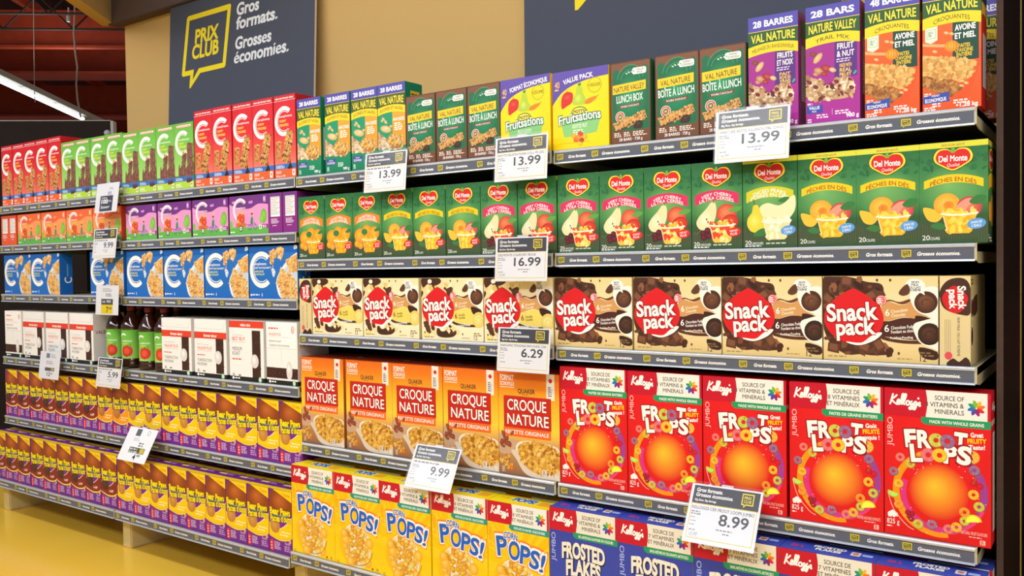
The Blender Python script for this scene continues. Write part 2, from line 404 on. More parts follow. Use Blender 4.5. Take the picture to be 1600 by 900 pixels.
def art_cashew():
    A = Art(139, 308); A.grad(0, 139, [(0, (24, 140, 100)), (170, (30, 150, 108)), (308, (16, 122, 86))])
    A.rect(74, 80, 139, 232, (242, 166, 52), (236, 148, 40)); nv_head(A, 139, '28 BARRES', 38, 80, 105, 'VAL NATURE', 'SUCRÉES ET SALÉES', green=(66, 88, 28))
    A.t('ARACHIDES', 76, 140, 58, 12, W_, .02); A.lines(84, 147, 42, 4, 5, (250, 240, 225), 1.5)
    for x, y, r in ((28, 128, 7), (40, 140, 7), (20, 134, 5)): A.ell(x, y, r * 1.3, r * .8, (232, 204, 150), (206, 166, 104), 40)
    A.ell(40, 166, 28, 13, (238, 214, 160), (208, 168, 104), 14); A.ell(44, 163, 12, 5, (246, 228, 184), (226, 192, 132), 14)
    A.ell(66, 158, 7, 5, (232, 204, 150), (206, 166, 104))
    P = [(0, 176), (22, 190), (48, 206), (60, 232), (40, 240), (0, 240)]; A.poly(P, (204, 178, 146)); A.speck(P, 70, NUTS[:4], 3, 7, 2)
    P = [(50, 200), (66, 188), (126, 196), (130, 234), (112, 246), (58, 244)]; A.poly(P, (176, 124, 74)); A.speck(P, 90, GRAN + NUTS[:2], 3, 7, 9)
    A.rr(6, 254, 56, 276, 2, (66, 62, 160)); A.t('FORMAT', 31, 262, 24, 5, W_, .01, al='c'); A.t('ÉCONOMIQUE', 31, 273, 42, 8, W_, .02, al='c')
    A.lines(70, 270, 36, 3, 3.5, (226, 240, 232)); A.lines(8, 284, 14, 3, 3.5, (226, 240, 232)); A.t('980 g', 98, 299, 34, 10, W_, .02)
    return A

def art_trail(fr):
    A = Art(139, 310); A.grad(0, 139, [(0, (150, 40, 132)), (310, (166, 44, 150))])
    A.rect(75, 84, 132, 196, (84, 44, 128)); nv_head(A, 139, '28 BARRES' if fr else '28 BARS', 40, 76, 100, 'VAL NATURE' if fr else 'NATURE VALLEY', 'MÉLANGE DU RANDONNEUR' if fr else 'TRAIL MIX')
    A.t('FRUITS' if fr else 'FRUIT', 103, 122, 42, 15, W_, .02, al='c'); A.t('ET NOIX' if fr else '& NUT', 103, 142, 44, 15, W_, .02, al='c'); A.lines(80, 147, 46, 2, 3, (224, 210, 232), 2)
    for i, q in enumerate(('FAIT', 'RICHE EN', 'VRAIS', 'FRUITS') if fr else ('MADE WITH', 'REAL', 'FRUIT')): A.t(q, 103, 170 + i * (9.5 if fr else 12), 30, 8 if fr else 9.5, (250, 206, 60), .02, al='c')
    A.sm([(122, 190), (128, 182), (131, 186), (125, 193)], (60, 170, 150), 3)
    A.ell(20, 126, 10, 6, (150, 84, 56), (110, 54, 36), 20); A.ell(32, 138, 16, 8, (236, 204, 150), (196, 156, 104), -50)
    for x, y, r, c in ((34, 172, 14, 1), (54, 168, 15, 0), (70, 174, 10, 2), (26, 180, 8, 1), (48, 182, 9, 0)):
        cc = (((206, 80, 70), (130, 34, 44)), ((216, 172, 128), (166, 112, 76)), ((236, 214, 178), (190, 150, 104)))[c]; A.ell(x, y, r, r * .6, cc[0], cc[1], 25)
    P = smooth([(0, 184), (18, 190), (40, 198), (60, 214), (76, 200), (104, 196), (122, 206), (126, 240), (104, 252), (62, 252), (34, 250), (0, 236)], 3)
    A.poly(P, (196, 160, 124)); A.speck(P, 150, NUTS * 2 + [(92, 30, 44)], 3.5, 8, 11); A.ell(66, 236, 13, 9, (226, 206, 156), (150, 110, 72), 10)
    for x, y in ((26, 214), (80, 206), (118, 226), (10, 200)): A.ell(x, y, 7, 5, (150, 40, 56), (92, 22, 40), 30)
    A.lines(4, 256, 16, 2, 3, W_); A.rr(2, 262, 44, 284, 1, (56, 70, 170)); A.t('VALUE' if not fr else 'FORMAT', 22, 273, 28, 8, W_, .02, al='c'); A.t('PACK', 22, 281, 12, 5, W_, .01, al='c')
    A.lines(28, 288, 36, 2, 3.6, (240, 220, 240)); A.rect(68, 276, 69, 292, (220, 190, 220)); A.lines(76, 282, 44, 2, 3.6, (240, 220, 240)); A.t('980 g', 104, 302, 32, 10, W_, .025); A.lines(4, 298, 16, 2, 3.6, (240, 220, 240))
    return A

def art_oat():
    A = Art(131, 312); A.grad(0, 131, [(0, (238, 104, 40)), (312, (228, 84, 28))])
    A.add([(50, 250), (80, 312), (96, 312), (131, 200), (131, 170), (100, 210)], (222, 82, 30)); A.rect(68, 84, 126, 196, (20, 68, 56)); nv_head(A, 131, '48 BARRES', 40, 76, 100, 'VAL NATURE', 'CROQUANTES')
    A.t('AVOINE', 96, 122, 46, 14, W_, .03, al='c'); A.t('ET MIEL', 96, 142, 46, 14, W_, .03, al='c')
    for i, q in enumerate(('FAITES', "D'AVOINE", 'ENTIÈRE')): A.t(q, 94, 164 + i * 11, (26, 38, 34)[i], 9, (246, 206, 50), .02, al='c')
    A.poly([(6, 108), (34, 104), (34, 138), (20, 146), (6, 140)], (226, 236, 214)); A.rr(9, 110, 31, 134, 2, (170, 200, 160)); A.rr(11, 112, 29, 132, 2, (226, 236, 214)); A.lines(13, 116, 13, 4, 2, (110, 150, 110))
    A.path([(0, 146), (30, 152), (58, 156)], 7, (214, 170, 110), 4); A.ell(66, 158, 16, 14, (248, 190, 60), (216, 130, 24), 10)
    for k in range(4): A.path([(56 + k * 6, 146), (59 + k * 6, 158), (56 + k * 6, 170)], 1.6, (200, 112, 20), 3)
    for x, y in ((54, 124), (66, 128), (28, 166), (60, 190), (64, 206), (98, 252), (88, 258)): A.ell(x, y, 6, 3.5, (238, 206, 150), (206, 160, 96), 25)
    P = [(0, 214), (30, 224), (82, 252), (88, 268), (60, 282), (50, 282), (0, 250)]; A.poly(P, (160, 104, 50)); A.speck(P, 90, [(176, 120, 58), (150, 94, 42), (196, 140, 74), (132, 80, 34)], 3, 6, 3)
    P = [(0, 172), (22, 176), (60, 186), (78, 188), (120, 200), (114, 220), (104, 240), (84, 250), (58, 234), (30, 232), (0, 220)]; A.poly(P, (218, 166, 92)); A.speck(P, 160, [(226, 176, 100), (206, 152, 78), (236, 192, 122), (190, 134, 62)], 3, 7, 8)
    A.lines(4, 268, 20, 2, 3, W_); A.poly([(1, 276), (62, 268), (59, 280), (62, 292), (1, 294)], (52, 76, 170)); A.t('FORMAT', 30, 278, 18, 5, W_, .01, al='c', rot=-3); A.t('ÉCONOMIQUE', 30, 290, 48, 8.5, W_, .02, al='c', rot=-3)
    A.lines(22, 294, 24, 2, 3.4, W_); A.lines(70, 290, 40, 2, 3.4, W_); A.t('1,28 kg', 84, 308, 40, 10, W_, .03); A.ell(78, 304, 2.5, 2.5, W_); A.lines(4, 303, 30, 2, 3, W_)
    return A

def art_lunch(fr):
    A = Art(140, 248); br = (122, 76, 50); A.rect(0, 0, 140, 248, br, (112, 68, 44)); g0, g1 = (18, 104, 66), (28, 128, 84)
    A.sm([(8, 46), (10, 26), (24, 20), (36, 32), (50, 18), (76, 12), (100, 20), (110, 30), (122, 14), (132, 26), (134, 60), (134, 190), (124, 208), (16, 208), (7, 196)], g0, 5)
    A.ell(72, 112, 58, 76, (40, 150, 100), g0); A.arc(70, 56, 44, 46, 185, 355, (60, 150, 110)); A.arc(70, 60, 33, 35, 190, 350, (60, 150, 110))
    for x, r in ((58, -20), (66, -5), (76, 5), (84, 20)): A.ell(x, 36 - 3 * math.cos(r / 12), 4, 2.2, (190, 214, 202), rot=r + 40)
    A.rr(78, 22, 126, 42, 6, (235, 236, 230)); A.ell(83, 32, 2, 2, (120, 120, 110)); A.t('FORMAT' if fr else 'VALUE', 104, 31, 26, 6, (60, 90, 80), .01, al='c'); A.t('ÉCONOMIQUE' if fr else 'PACK', 104, 39, 34 if fr else 20, 6, (60, 90, 80), .01, al='c')
    A.poly([(8, 68), (124, 62), (124, 90), (8, 96)], (246, 200, 32)); A.t('VAL NATURE' if fr else 'NATURE VALLEY', 66, 88, 96 if fr else 106, 16, (46, 60, 34), .008, al='c', rot=-3)
    A.t('BOÎTE À LUNCH' if fr else 'LUNCH BOX', 68, 122, 116 if fr else 92, 22, W_, .012, al='c', rot=-2); A.poly([(30, 131), (106, 127), (106, 137), (30, 141)], (116, 64, 46)); A.t('DOUBLE CHOCOLAT' if fr else 'DOUBLE CHOCOLATE', 68, 137.5, 64, 5.5, W_, .01, al='c', rot=-2)
    A.ell(34, 166, 17, 17, (226, 226, 216)); A.ell(34, 166, 15, 15, (206, 70, 60)); A.ell(34, 166, 11, 11, (232, 226, 210)); A.ell(34, 166, 9, 9, (90, 120, 80)); A.path([(26, 174), (42, 158)], 3, (206, 70, 60)); A.ell(34, 166, 4, 3, (240, 200, 90))
    P = quad_bar(14, 204, 120, 172, 20, 1, 4); A.poly(P, (92, 50, 34)); bar(A, 14, 196, 62, 180, 24, (204, 158, 94), OAT * 3 + CHOC[:2], 60, 4, 3); bar(A, 56, 188, 122, 164, 26, (206, 160, 96), OAT * 3 + CHOC[:2], 90, 4.5, 6)
    A.sm([(80, 202), (86, 188), (102, 182), (112, 190), (108, 204), (92, 206)], (60, 38, 32), 3); A.ell(98, 192, 8, 4, (96, 66, 54), (60, 38, 32), -30)
    A.lines(12, 214, 26, 3, 3, (235, 225, 215)); A.lines(46, 214, 24, 3, 3, (235, 225, 215)); A.lines(78, 214, 48, 3, 3, (235, 225, 215))
    A.t('28 BARRES · 728 g' if fr else '28 BARS · 728 g', 70, 240, 82, 8.5, W_, .012, al='c')
    for i in range(20): A.rect(1 + i * 7, .5, 5 + i * 7, 2, (60, 36, 24)); A.rect(1 + i * 7, 246, 5 + i * 7, 247.5, (60, 36, 24)); A.k -= 2
    for i in range(35): A.rect(.4, 1 + i * 7, 2, 5 + i * 7, (60, 36, 24)); A.rect(138, 1 + i * 7, 139.6, 5 + i * 7, (60, 36, 24)); A.k -= 2
    A.k += 3
    return A

def art_fruitsnack(fr):
    A = Art(200, 248); Y = (250, 212, 0); A.rect(0, 0, 200, 248, Y); A.ell(100, 150, 90, 90, (252, 224, 30), Y)
    A.poly([(0, 0), (200, 0)] + smooth([(200, 30), (140, 34), (80, 46), (36, 66), (10, 92), (0, 106)], 5, False), (92, 74, 168))
    A.t('FORMAT ÉCONOMIQUE' if fr else 'VALUE PACK', 40, 35 if fr else 36, 150 if fr else 108, 15, W_, .025, rot=-8 if fr else -7, arc=3); A.t('40', 8, 50, 18, 20, (246, 190, 50), .01); A.lines(8, 54, 18, 1, 5, (246, 190, 50))
    A.arc(152, 56, 22, 24.5, 0, 360, (150, 170, 40)); A.t('+LÉGUME' if fr else '+VEGGIE', 126, 60, 46, 10, (96, 120, 30), .012, out=(Y, .05))
    A.sm([(32, 90), (40, 72), (56, 66), (74, 74), (72, 100), (52, 112), (34, 118)], (206, 44, 36), 4); A.ell(54, 84, 12, 9, (228, 84, 60), (206, 44, 36)); A.path([(52, 68), (54, 60)], 2, (90, 70, 30))
    A.sm([(76, 110), (74, 92), (84, 76), (88, 56), (98, 50), (108, 58), (112, 78), (122, 96), (118, 112)], (176, 200, 56), 4); A.ell(94, 92, 14, 16, (206, 224, 96), (176, 200, 56)); A.sm([(92, 46), (102, 42), (104, 50), (96, 52)], (70, 140, 70), 3)
    A.sm([(116, 110), (124, 98), (148, 92), (160, 92), (156, 100), (134, 112)], (240, 130, 30), 4); A.path([(158, 94), (166, 88)], 3, (120, 170, 60))
    A.sm([(30, 158), (36, 150), (166, 146), (172, 152), (160, 196), (150, 204), (50, 210), (40, 204)], (134, 198, 122), 4)
    A.ell(96, 132, 27, 15, (24, 96, 60)); A.ell(96, 132, 24, 12, (246, 224, 90)); A.t("MOTT'S", 96, 137, 40, 10, BLK, .03, al='c')
    A.t('Fruitsations', 98, 166, 150, 29, W_, .02, out=((24, 110, 62), .075), al='c', rot=-4, arc=4)
    A.t('FRUITS ASSORTIS' if fr else 'ASSORTED FRUIT', 98, 184, 54, 12, (230, 244, 220), .02, al='c'); A.lines(74, 189, 44, 3, 4, (224, 242, 214))
    for x, y, c in ((76, 208, (240, 150, 30)), (100, 204, (206, 40, 40)), (84, 222, (236, 84, 30)), (104, 224, (150, 30, 50)), (116, 214, (244, 160, 30)), (92, 214, (240, 120, 30))): A.ell(x, y, 10, 8, tuple(min(255, v + 40) for v in c), c, 30)
    A.lines(24, 228, 140, 1, 2.4, (216, 176, 20)); A.ell(100, 238, 8, 4, (240, 180, 30))
    return A

def art_drink(pur):
    A = Art(266, 168)
    if pur: a, b, c, d = (112, 52, 132), (226, 150, 204), (146, 78, 160), (150, 40, 140)
    else: a, b, c, d = (232, 104, 58), (240, 152, 92), (226, 92, 50), (214, 70, 50)
    A.grad(0, 266, [(0, b), (168, b)]); A.poly([(0, 0), (266, 0)] + smooth([(266, 44), (200, 40), (140, 58), (60, 52), (0, 34)], 5, False), a)
    A.poly(smooth([(0, 140), (70, 134), (150, 140), (266, 130)], 5, False) + [(266, 168), (0, 168)], (98, 178, 74))
    for x, y, s in ((60, 22, 1), (148, 30, .9), (20, 60, .8), (30, 26, .8)): A.sm([(x - 16 * s, y + 4), (x - 8 * s, y - 6 * s), (x + 2, y - 3), (x + 10 * s, y - 8 * s), (x + 18 * s, y + 3), (x, y + 7 * s)], tuple(min(255, v + 60) for v in c), 3)
    A.arc(76, 62, 40, 52, 100, 320, (230, 226, 232), c2=None); A.arc(76, 62, 35, 37.5, 100, 318, (230, 226, 232))
    A.t('compliments', 52, 56, 60, 8, W_, .01); og = (246, 190, 60); A.t('SUPER', 58, 76, 46, 12, og, .02); A.t('SQUEEZE', 50, 90, 60, 12, og, .02); A.t('Apple', 136, 72, 34, 9, og, .01)
    for x, y, r in ((66, 100, 15), (90, 104, 16), (74, 88, 11), (96, 90, 10)): A.ell(x, y, r, r, (240, 120, 60), (196, 30, 30))
    A.ell(60, 112, 9, 9, (250, 200, 60), (236, 150, 40)); A.rr(46, 118, 112, 136, 4, (206, 110, 50)); A.ell(78, 142, 13, 13, (60, 50, 60)); A.ell(78, 142, 9, 9, (220, 220, 225)); A.ell(78, 142, 3, 3, (60, 50, 60)); A.path([(112, 126), (132, 128)], 2, (80, 60, 80))
    wc = (90, 80, 170) if pur else (70, 110, 130)
    for x in (140, 178): A.arc(x, 138, 10, 13, 0, 360, wc)
    A.path([(140, 138), (152, 122), (176, 122), (178, 138)], 2.5, wc); A.sm([(146, 122), (150, 98), (160, 94), (164, 108), (158, 124)], (60, 140, 90), 3); A.ell(156, 86, 6, 7, (214, 160, 130)); A.sm([(149, 84), (156, 76), (163, 84)], (90, 50, 40), 3); A.path([(154, 122), (162, 134)], 4, (50, 60, 110))
    A.rect(234, 106, 237, 136, (120, 90, 60)); A.ell(236, 92, 21, 30, (150, 206, 80), (104, 176, 66)); A.ell(222, 104, 14, 20, (150, 206, 80), (120, 190, 70)); A.ell(10, 124, 12, 18, (120, 190, 80))
    A.rr(204, 130, 222, 148, 3, (228, 236, 216)); A.ell(213, 139, 5, 6, (120, 180, 70)); A.rr(224, 128, 264, 146, 2, d); A.lines(228, 132, 30, 2, 4, W_); A.lines(4, 154, 40, 1, 5, W_)
    A.rr(234, 8, 252, 34, 2, tuple(min(255, v + 70) for v in a)); A.lines(236, 14, 12, 3, 3, W_)
    return A

def art_drink_end(pur):
    c = (132, 42, 130) if pur else (226, 90, 50); A = Art(90, 168, c); A.rect(0, 0, 90, 30, (112, 52, 132) if pur else (214, 74, 44)); nutrition(A, 16, 16, 60, 84); A.rect(16, 92, 76, 100, (240, 240, 240)); A.lines(18, 108, 54, 5, 2.6, (232, 210, 230)); A.lines(26, 136, 36, 1, 3, (232, 210, 230))
    return A

def square(A, P, seed, n=80):
    A.poly(P, (224, 172, 98)); A.speck(P, n, [(238, 196, 128), (206, 148, 76), (248, 214, 150), (180, 116, 56), (226, 178, 104)], 2.5, 6, seed)

def art_crisp():
    A = Art(310, 222); A.grad(0, 310, [(0, (22, 92, 176)), (28, (22, 92, 176)), (30, (36, 112, 196)), (222, (28, 104, 190))])
    A.sm([(160, 132), (150, 118), (146, 100), (156, 92), (172, 110)], (206, 216, 230), 3); A.speck([(150, 116), (148, 102), (158, 96), (168, 118)], 12, [(140, 170, 210), (236, 240, 246)], 2, 4, 3)
    A.poly([(310, 30)] + smooth([(310, 30), (262, 52), (206, 100), (176, 150), (186, 200), (206, 222)], 5, False) + [(310, 222)], (226, 232, 240)); A.poly([(310, 48)] + smooth([(310, 48), (262, 70), (216, 116), (192, 160), (206, 222)], 5, False) + [(310, 222)], (196, 206, 220))
    A.poly([(292, 0), (310, 0), (310, 14), (290, 18)], (206, 216, 230)); A.speck([(292, 0), (310, 0), (310, 14), (290, 18)], 14, [(120, 150, 200), (240, 240, 246)], 2, 3, 7)
    square(A, [(136, 22), (160, 14), (184, 20), (178, 50), (164, 54), (158, 80), (138, 76)], 3, 60); square(A, [(180, 10), (206, 2), (230, 14), (224, 38), (208, 62), (192, 52), (186, 30)], 4, 50)
    square(A, [(236, 60), (310, 36), (310, 110), (262, 112)], 5, 70); square(A, [(176, 160), (208, 92), (240, 110), (222, 182)], 6, 70); square(A, [(246, 220), (310, 160), (310, 222)], 8, 50); square(A, [(192, 168), (252, 110), (306, 152), (262, 206), (230, 222), (210, 222)], 7, 150)
    for i in range(14):
        R = random.Random(i); A.ell(206 + R.uniform(0, 84), 128 + R.uniform(0, 66), 2, 1.6, (150, 86, 40), n=8); A.k -= 1
    A.k += 1; bigC(A, 82, 100, 78, W_, W_, .26); A.t('compliments', 30, 80, 84, 12, W_, .012); A.t('CRISPY RICE SQUARES', 30, 95, 104, 7, W_, .02); A.t('CARRÉS DE RIZ', 30, 111, 66, 7.5, (226, 232, 130), .02); A.t('CROUSTILLANT', 30, 123, 72, 7.5, (226, 232, 130), .02)
    for x, y in ((140, 90), (148, 100), (156, 86)): A.ell(x, y, 4, 3, (236, 196, 150))
    A.ell(10, 208, 5, 5, W_); A.lines(18, 204, 60, 1, 6, (216, 228, 244)); A.rect(80, 200, 84, 214, (216, 228, 244))
    return A

def art_crisp_end():
    A = Art(70, 222, (24, 100, 188)); A.arc(46, 140, 14, 20, -40, 220, W_); A.lines(40, 60, 8, 16, 2.4, (150, 196, 120)); return A

def art_coffee(kind):
    A = Art(234, 260, (240, 239, 238)); red = (224, 66, 44); gy = (96, 94, 98); brn = (62, 34, 30)
    if kind == 'fr':
        A.path([(6, 12), (8, 36), (18, 40), (200, 42), (212, 34), (224, 8)], 1.4, (196, 194, 196), 4); A.rect(0, 56, 234, 86, red); A.t('format valeur', 118, 78, 96, 13, W_, .03, al='c')
        A.lines(20, 112, 110, 1, 1.4, gy); A.t('VALEUR PLUS', 20, 136, 108, 14, red, .008); A.rect(20, 142, 130, 143, red); A.lines(20, 158, 76, 1, 5, red); A.t('TORRÉFACTION', 20, 190, 106, 13, gy, .005); A.t('MOYENNE', 20, 208, 70, 13, gy, .005); bx, y0, y1 = 158, 84, 240
    elif kind == 'en':
        A.rect(0, 0, 234, 30, red); A.t('value size', 112, 23, 70, 13, W_, .03, al='c'); A.lines(22, 62, 90, 1, 1.4, gy); A.t('BEST BUY', 20, 86, 90, 16, red, .008); A.rect(20, 92, 112, 93, red)
        A.t('MEDIUM', 20, 130, 66, 16, gy, .005); A.t('ROAST', 20, 150, 54, 16, gy, .005); A.lines(20, 164, 86, 1, 6, red); bx, y0, y1 = 156, 40, 244
    if kind in ('fr', 'en'):
        P = [(bx, y0), (bx + 56, y0), (bx + 56, y1), (bx, y1)]; A.poly(P, brn); A.speck(P, 120, [(48, 24, 22), (84, 48, 40), (66, 38, 32), (104, 64, 52)], 1.5, 3, 5)
        A.ell(bx + 16, y1 - 72, 26, 30, (222, 220, 218)); A.ell(bx + 14, y1 - 76, 22, 25, (250, 249, 247), (214, 210, 208)); A.lines(20, y1 - 14, 20, 2, 4, gy); A.lines(60, y1 - 10, 24, 1, 6, gy)
    else:
        P = [(0, 190), (234, 190), (234, 234), (0, 234)]; A.poly(P, brn); A.speck(P, 150, [(48, 24, 22), (84, 48, 40), (66, 38, 32), (104, 64, 52)], 1.5, 3, 5)
        A.rr(6, -8, 226, 110, 8, (206, 204, 206)); A.rr(7, -8, 225, 108, 8, (247, 246, 245)); A.lines(20, 22, 90, 1, 7, red, 1, 4); A.t('VALEUR PLUS', 20, 56, 92, 12, red, .008); A.rect(20, 62, 190, 63, (200, 150, 140)); A.t('MEDIUM ROAST', 20, 84, 96, 9, gy, .004); A.t('TORRÉFACTION MOYENNE', 20, 102, 156, 9, gy, .004)
        A.ell(202, 30, 11, 15, red); A.ell(202, 30, 8, 12, W_); A.lines(196, 24, 12, 3, 3, red); A.rect(114, 112, 115.5, 170, (180, 178, 180)); A.ell(172, 200, 22, 40, (222, 220, 218)); A.ell(170, 192, 19, 26, (250, 249, 247), (214, 210, 208)); A.rect(0, 234, 234, 242, (236, 235, 234))
    A.rect(0, 242, 234, 260, (28, 30, 28)); A.ell(206, 250, 11, 13, (150, 206, 160)); A.ell(206, 250, 7, 8, (206, 236, 206)); A.lines(16, 247, 70, 1, 6, W_); A.ell(24, 250, 5, 7, W_)
    return A

def art_coffee_side():
    A = Art(170, 260, (226, 222, 220)); A.t('VALEUR PLUS', 12, 104, 140, 18, (150, 40, 40), .012); A.rect(0, 242, 170, 260, (28, 30, 28)); return A

def art_paws(kind):
    A = Art(140, 265); pu = (122, 38, 150); A.grad(0, 140, [(0, (112, 36, 132)), (120, pu), (265, (112, 40, 140))])
    A.sm([(6, 40), (10, 16), (36, 4), (80, 8), (132, 30), (140, 60), (132, 96), (10, 92)], (140, 62, 24), 4); A.ell(70, 50, 56, 44, (196, 104, 46), (140, 62, 24))
    A.poly([(24, 0), (140, 0), (140, 44)], (246, 206, 10)); A.rr(90, 8, 134, 22, 2, (250, 214, 30)); A.t('12', 86, 20, 14, 11, (206, 60, 20), .01, rot=16); A.lines(104, 14, 30, 2, 3, (206, 60, 20))
    low = {'y': ((250, 206, 10), (244, 190, 0)), 'o': ((248, 156, 24), (240, 130, 16)), 'c': ((140, 40, 28), (116, 30, 24))}[kind]; ck = {'y': ((226, 170, 90), (190, 126, 56)), 'o': ((214, 150, 84), (176, 108, 50)), 'c': ((104, 66, 54), (66, 38, 34))}[kind]
    A.poly(smooth([(0, 140), (30, 150), (66, 158), (100, 140), (140, 104)], 5, False) + smooth([(140, 190), (110, 206), (60, 210), (0, 196)], 5, False), (246, 226, 190)); A.poly(smooth([(0, 142), (30, 152), (68, 160), (102, 143), (140, 109)], 5, False) + smooth([(140, 184), (110, 200), (60, 204), (0, 190)], 5, False), low[0])
    A.path([(0, 194), (60, 208), (110, 203), (140, 188)], 5, (250, 228, 60) if kind != 'y' else (252, 220, 40), 4); A.path([(2, 192), (60, 204), (110, 199), (138, 186)], 1.4, (206, 120, 40), 4)
    A.ell(36, 152, 30, 31, ck[0], ck[1]); 
    for k in range(6): A.path([(14 + k * 7, 134 + abs(k - 3) * 1.5), (20 + k * 7, 152), (16 + k * 7, 172)], 1.8, ck[1], 3)
    if kind == 'c': A.t('Fudge', 72, 186, 36, 12, W_, .015, rot=-14)
    else: A.lines(74, 170, 56, 1, 5, (252, 244, 214), 1, 2); A.lines(66, 182, 62, 1, 5, (252, 244, 214), 1, 3)
    A.t('Bear Paws', 68, 103, 126, 28, (252, 226, 20), .045, out=((50, 60, 20), .04), al='c', rot=-2); A.t('Pattes d\'ours', 72, 131, 126, 27, (252, 226, 20), .04, out=((50, 60, 20), .04), al='c', rot=-4)
    A.lines(26, 104, 84, 1, 5, (110, 190, 90), 1, 6)
    A.rr(4, 212, 24, 260, 1, (224, 44, 54)); A.lines(7, 222, 13, 3, 7, (250, 170, 160)); A.lines(30, 218, 42, 5, 4, (216, 186, 226)); A.t('Facile', 96, 222, 30, 10, (226, 200, 234), .005); A.lines(92, 228, 40, 3, 5, (200, 160, 216)); A.ell(126, 206, 7, 8, (246, 200, 150)); A.ell(126, 206, 4, 5, (220, 120, 90))
    return A

def art_paws_top(kind):
    A = Art(138, 80, (120, 44, 142)); A.rect(0, 52, 138, 80, (246, 206, 10)); A.rect(0, 30, 138, 33, (96, 30, 120)); A.rect(20, 8, 70, 24, (236, 214, 120)); A.lines(80, 10, 44, 3, 3, (214, 186, 226)); return A

def cup(A, x, y, w, h, c0, c1, rim=(240, 240, 225)):
    A.poly([(x - w / 2, y), (x + w / 2, y), (x + w * .36, y + h * .9), (x + w * .28, y + h), (x - w * .28, y + h), (x - w * .36, y + h * .9)], c0)
    A.speck([(x - w * .4, y + 4), (x + w * .4, y + 4), (x + w * .3, y + h * .9), (x - w * .3, y + h * .9)], 26, c1, w * .07, w * .13, 4); A.speck([(x - w * .42, y - h * .16), (x + w * .42, y - h * .16), (x + w * .46, y + 3), (x - w * .46, y + 3)], 22, c1, w * .06, w * .11, 9)
    A.arch(x - w * .54, x + w * .54, y - 1.5, y + 2.5, -4, rim, k2=-4); A.path([(x - w * .46, y + 6), (x - w * .34, y + h * .85)], 1.6, rim, 3)

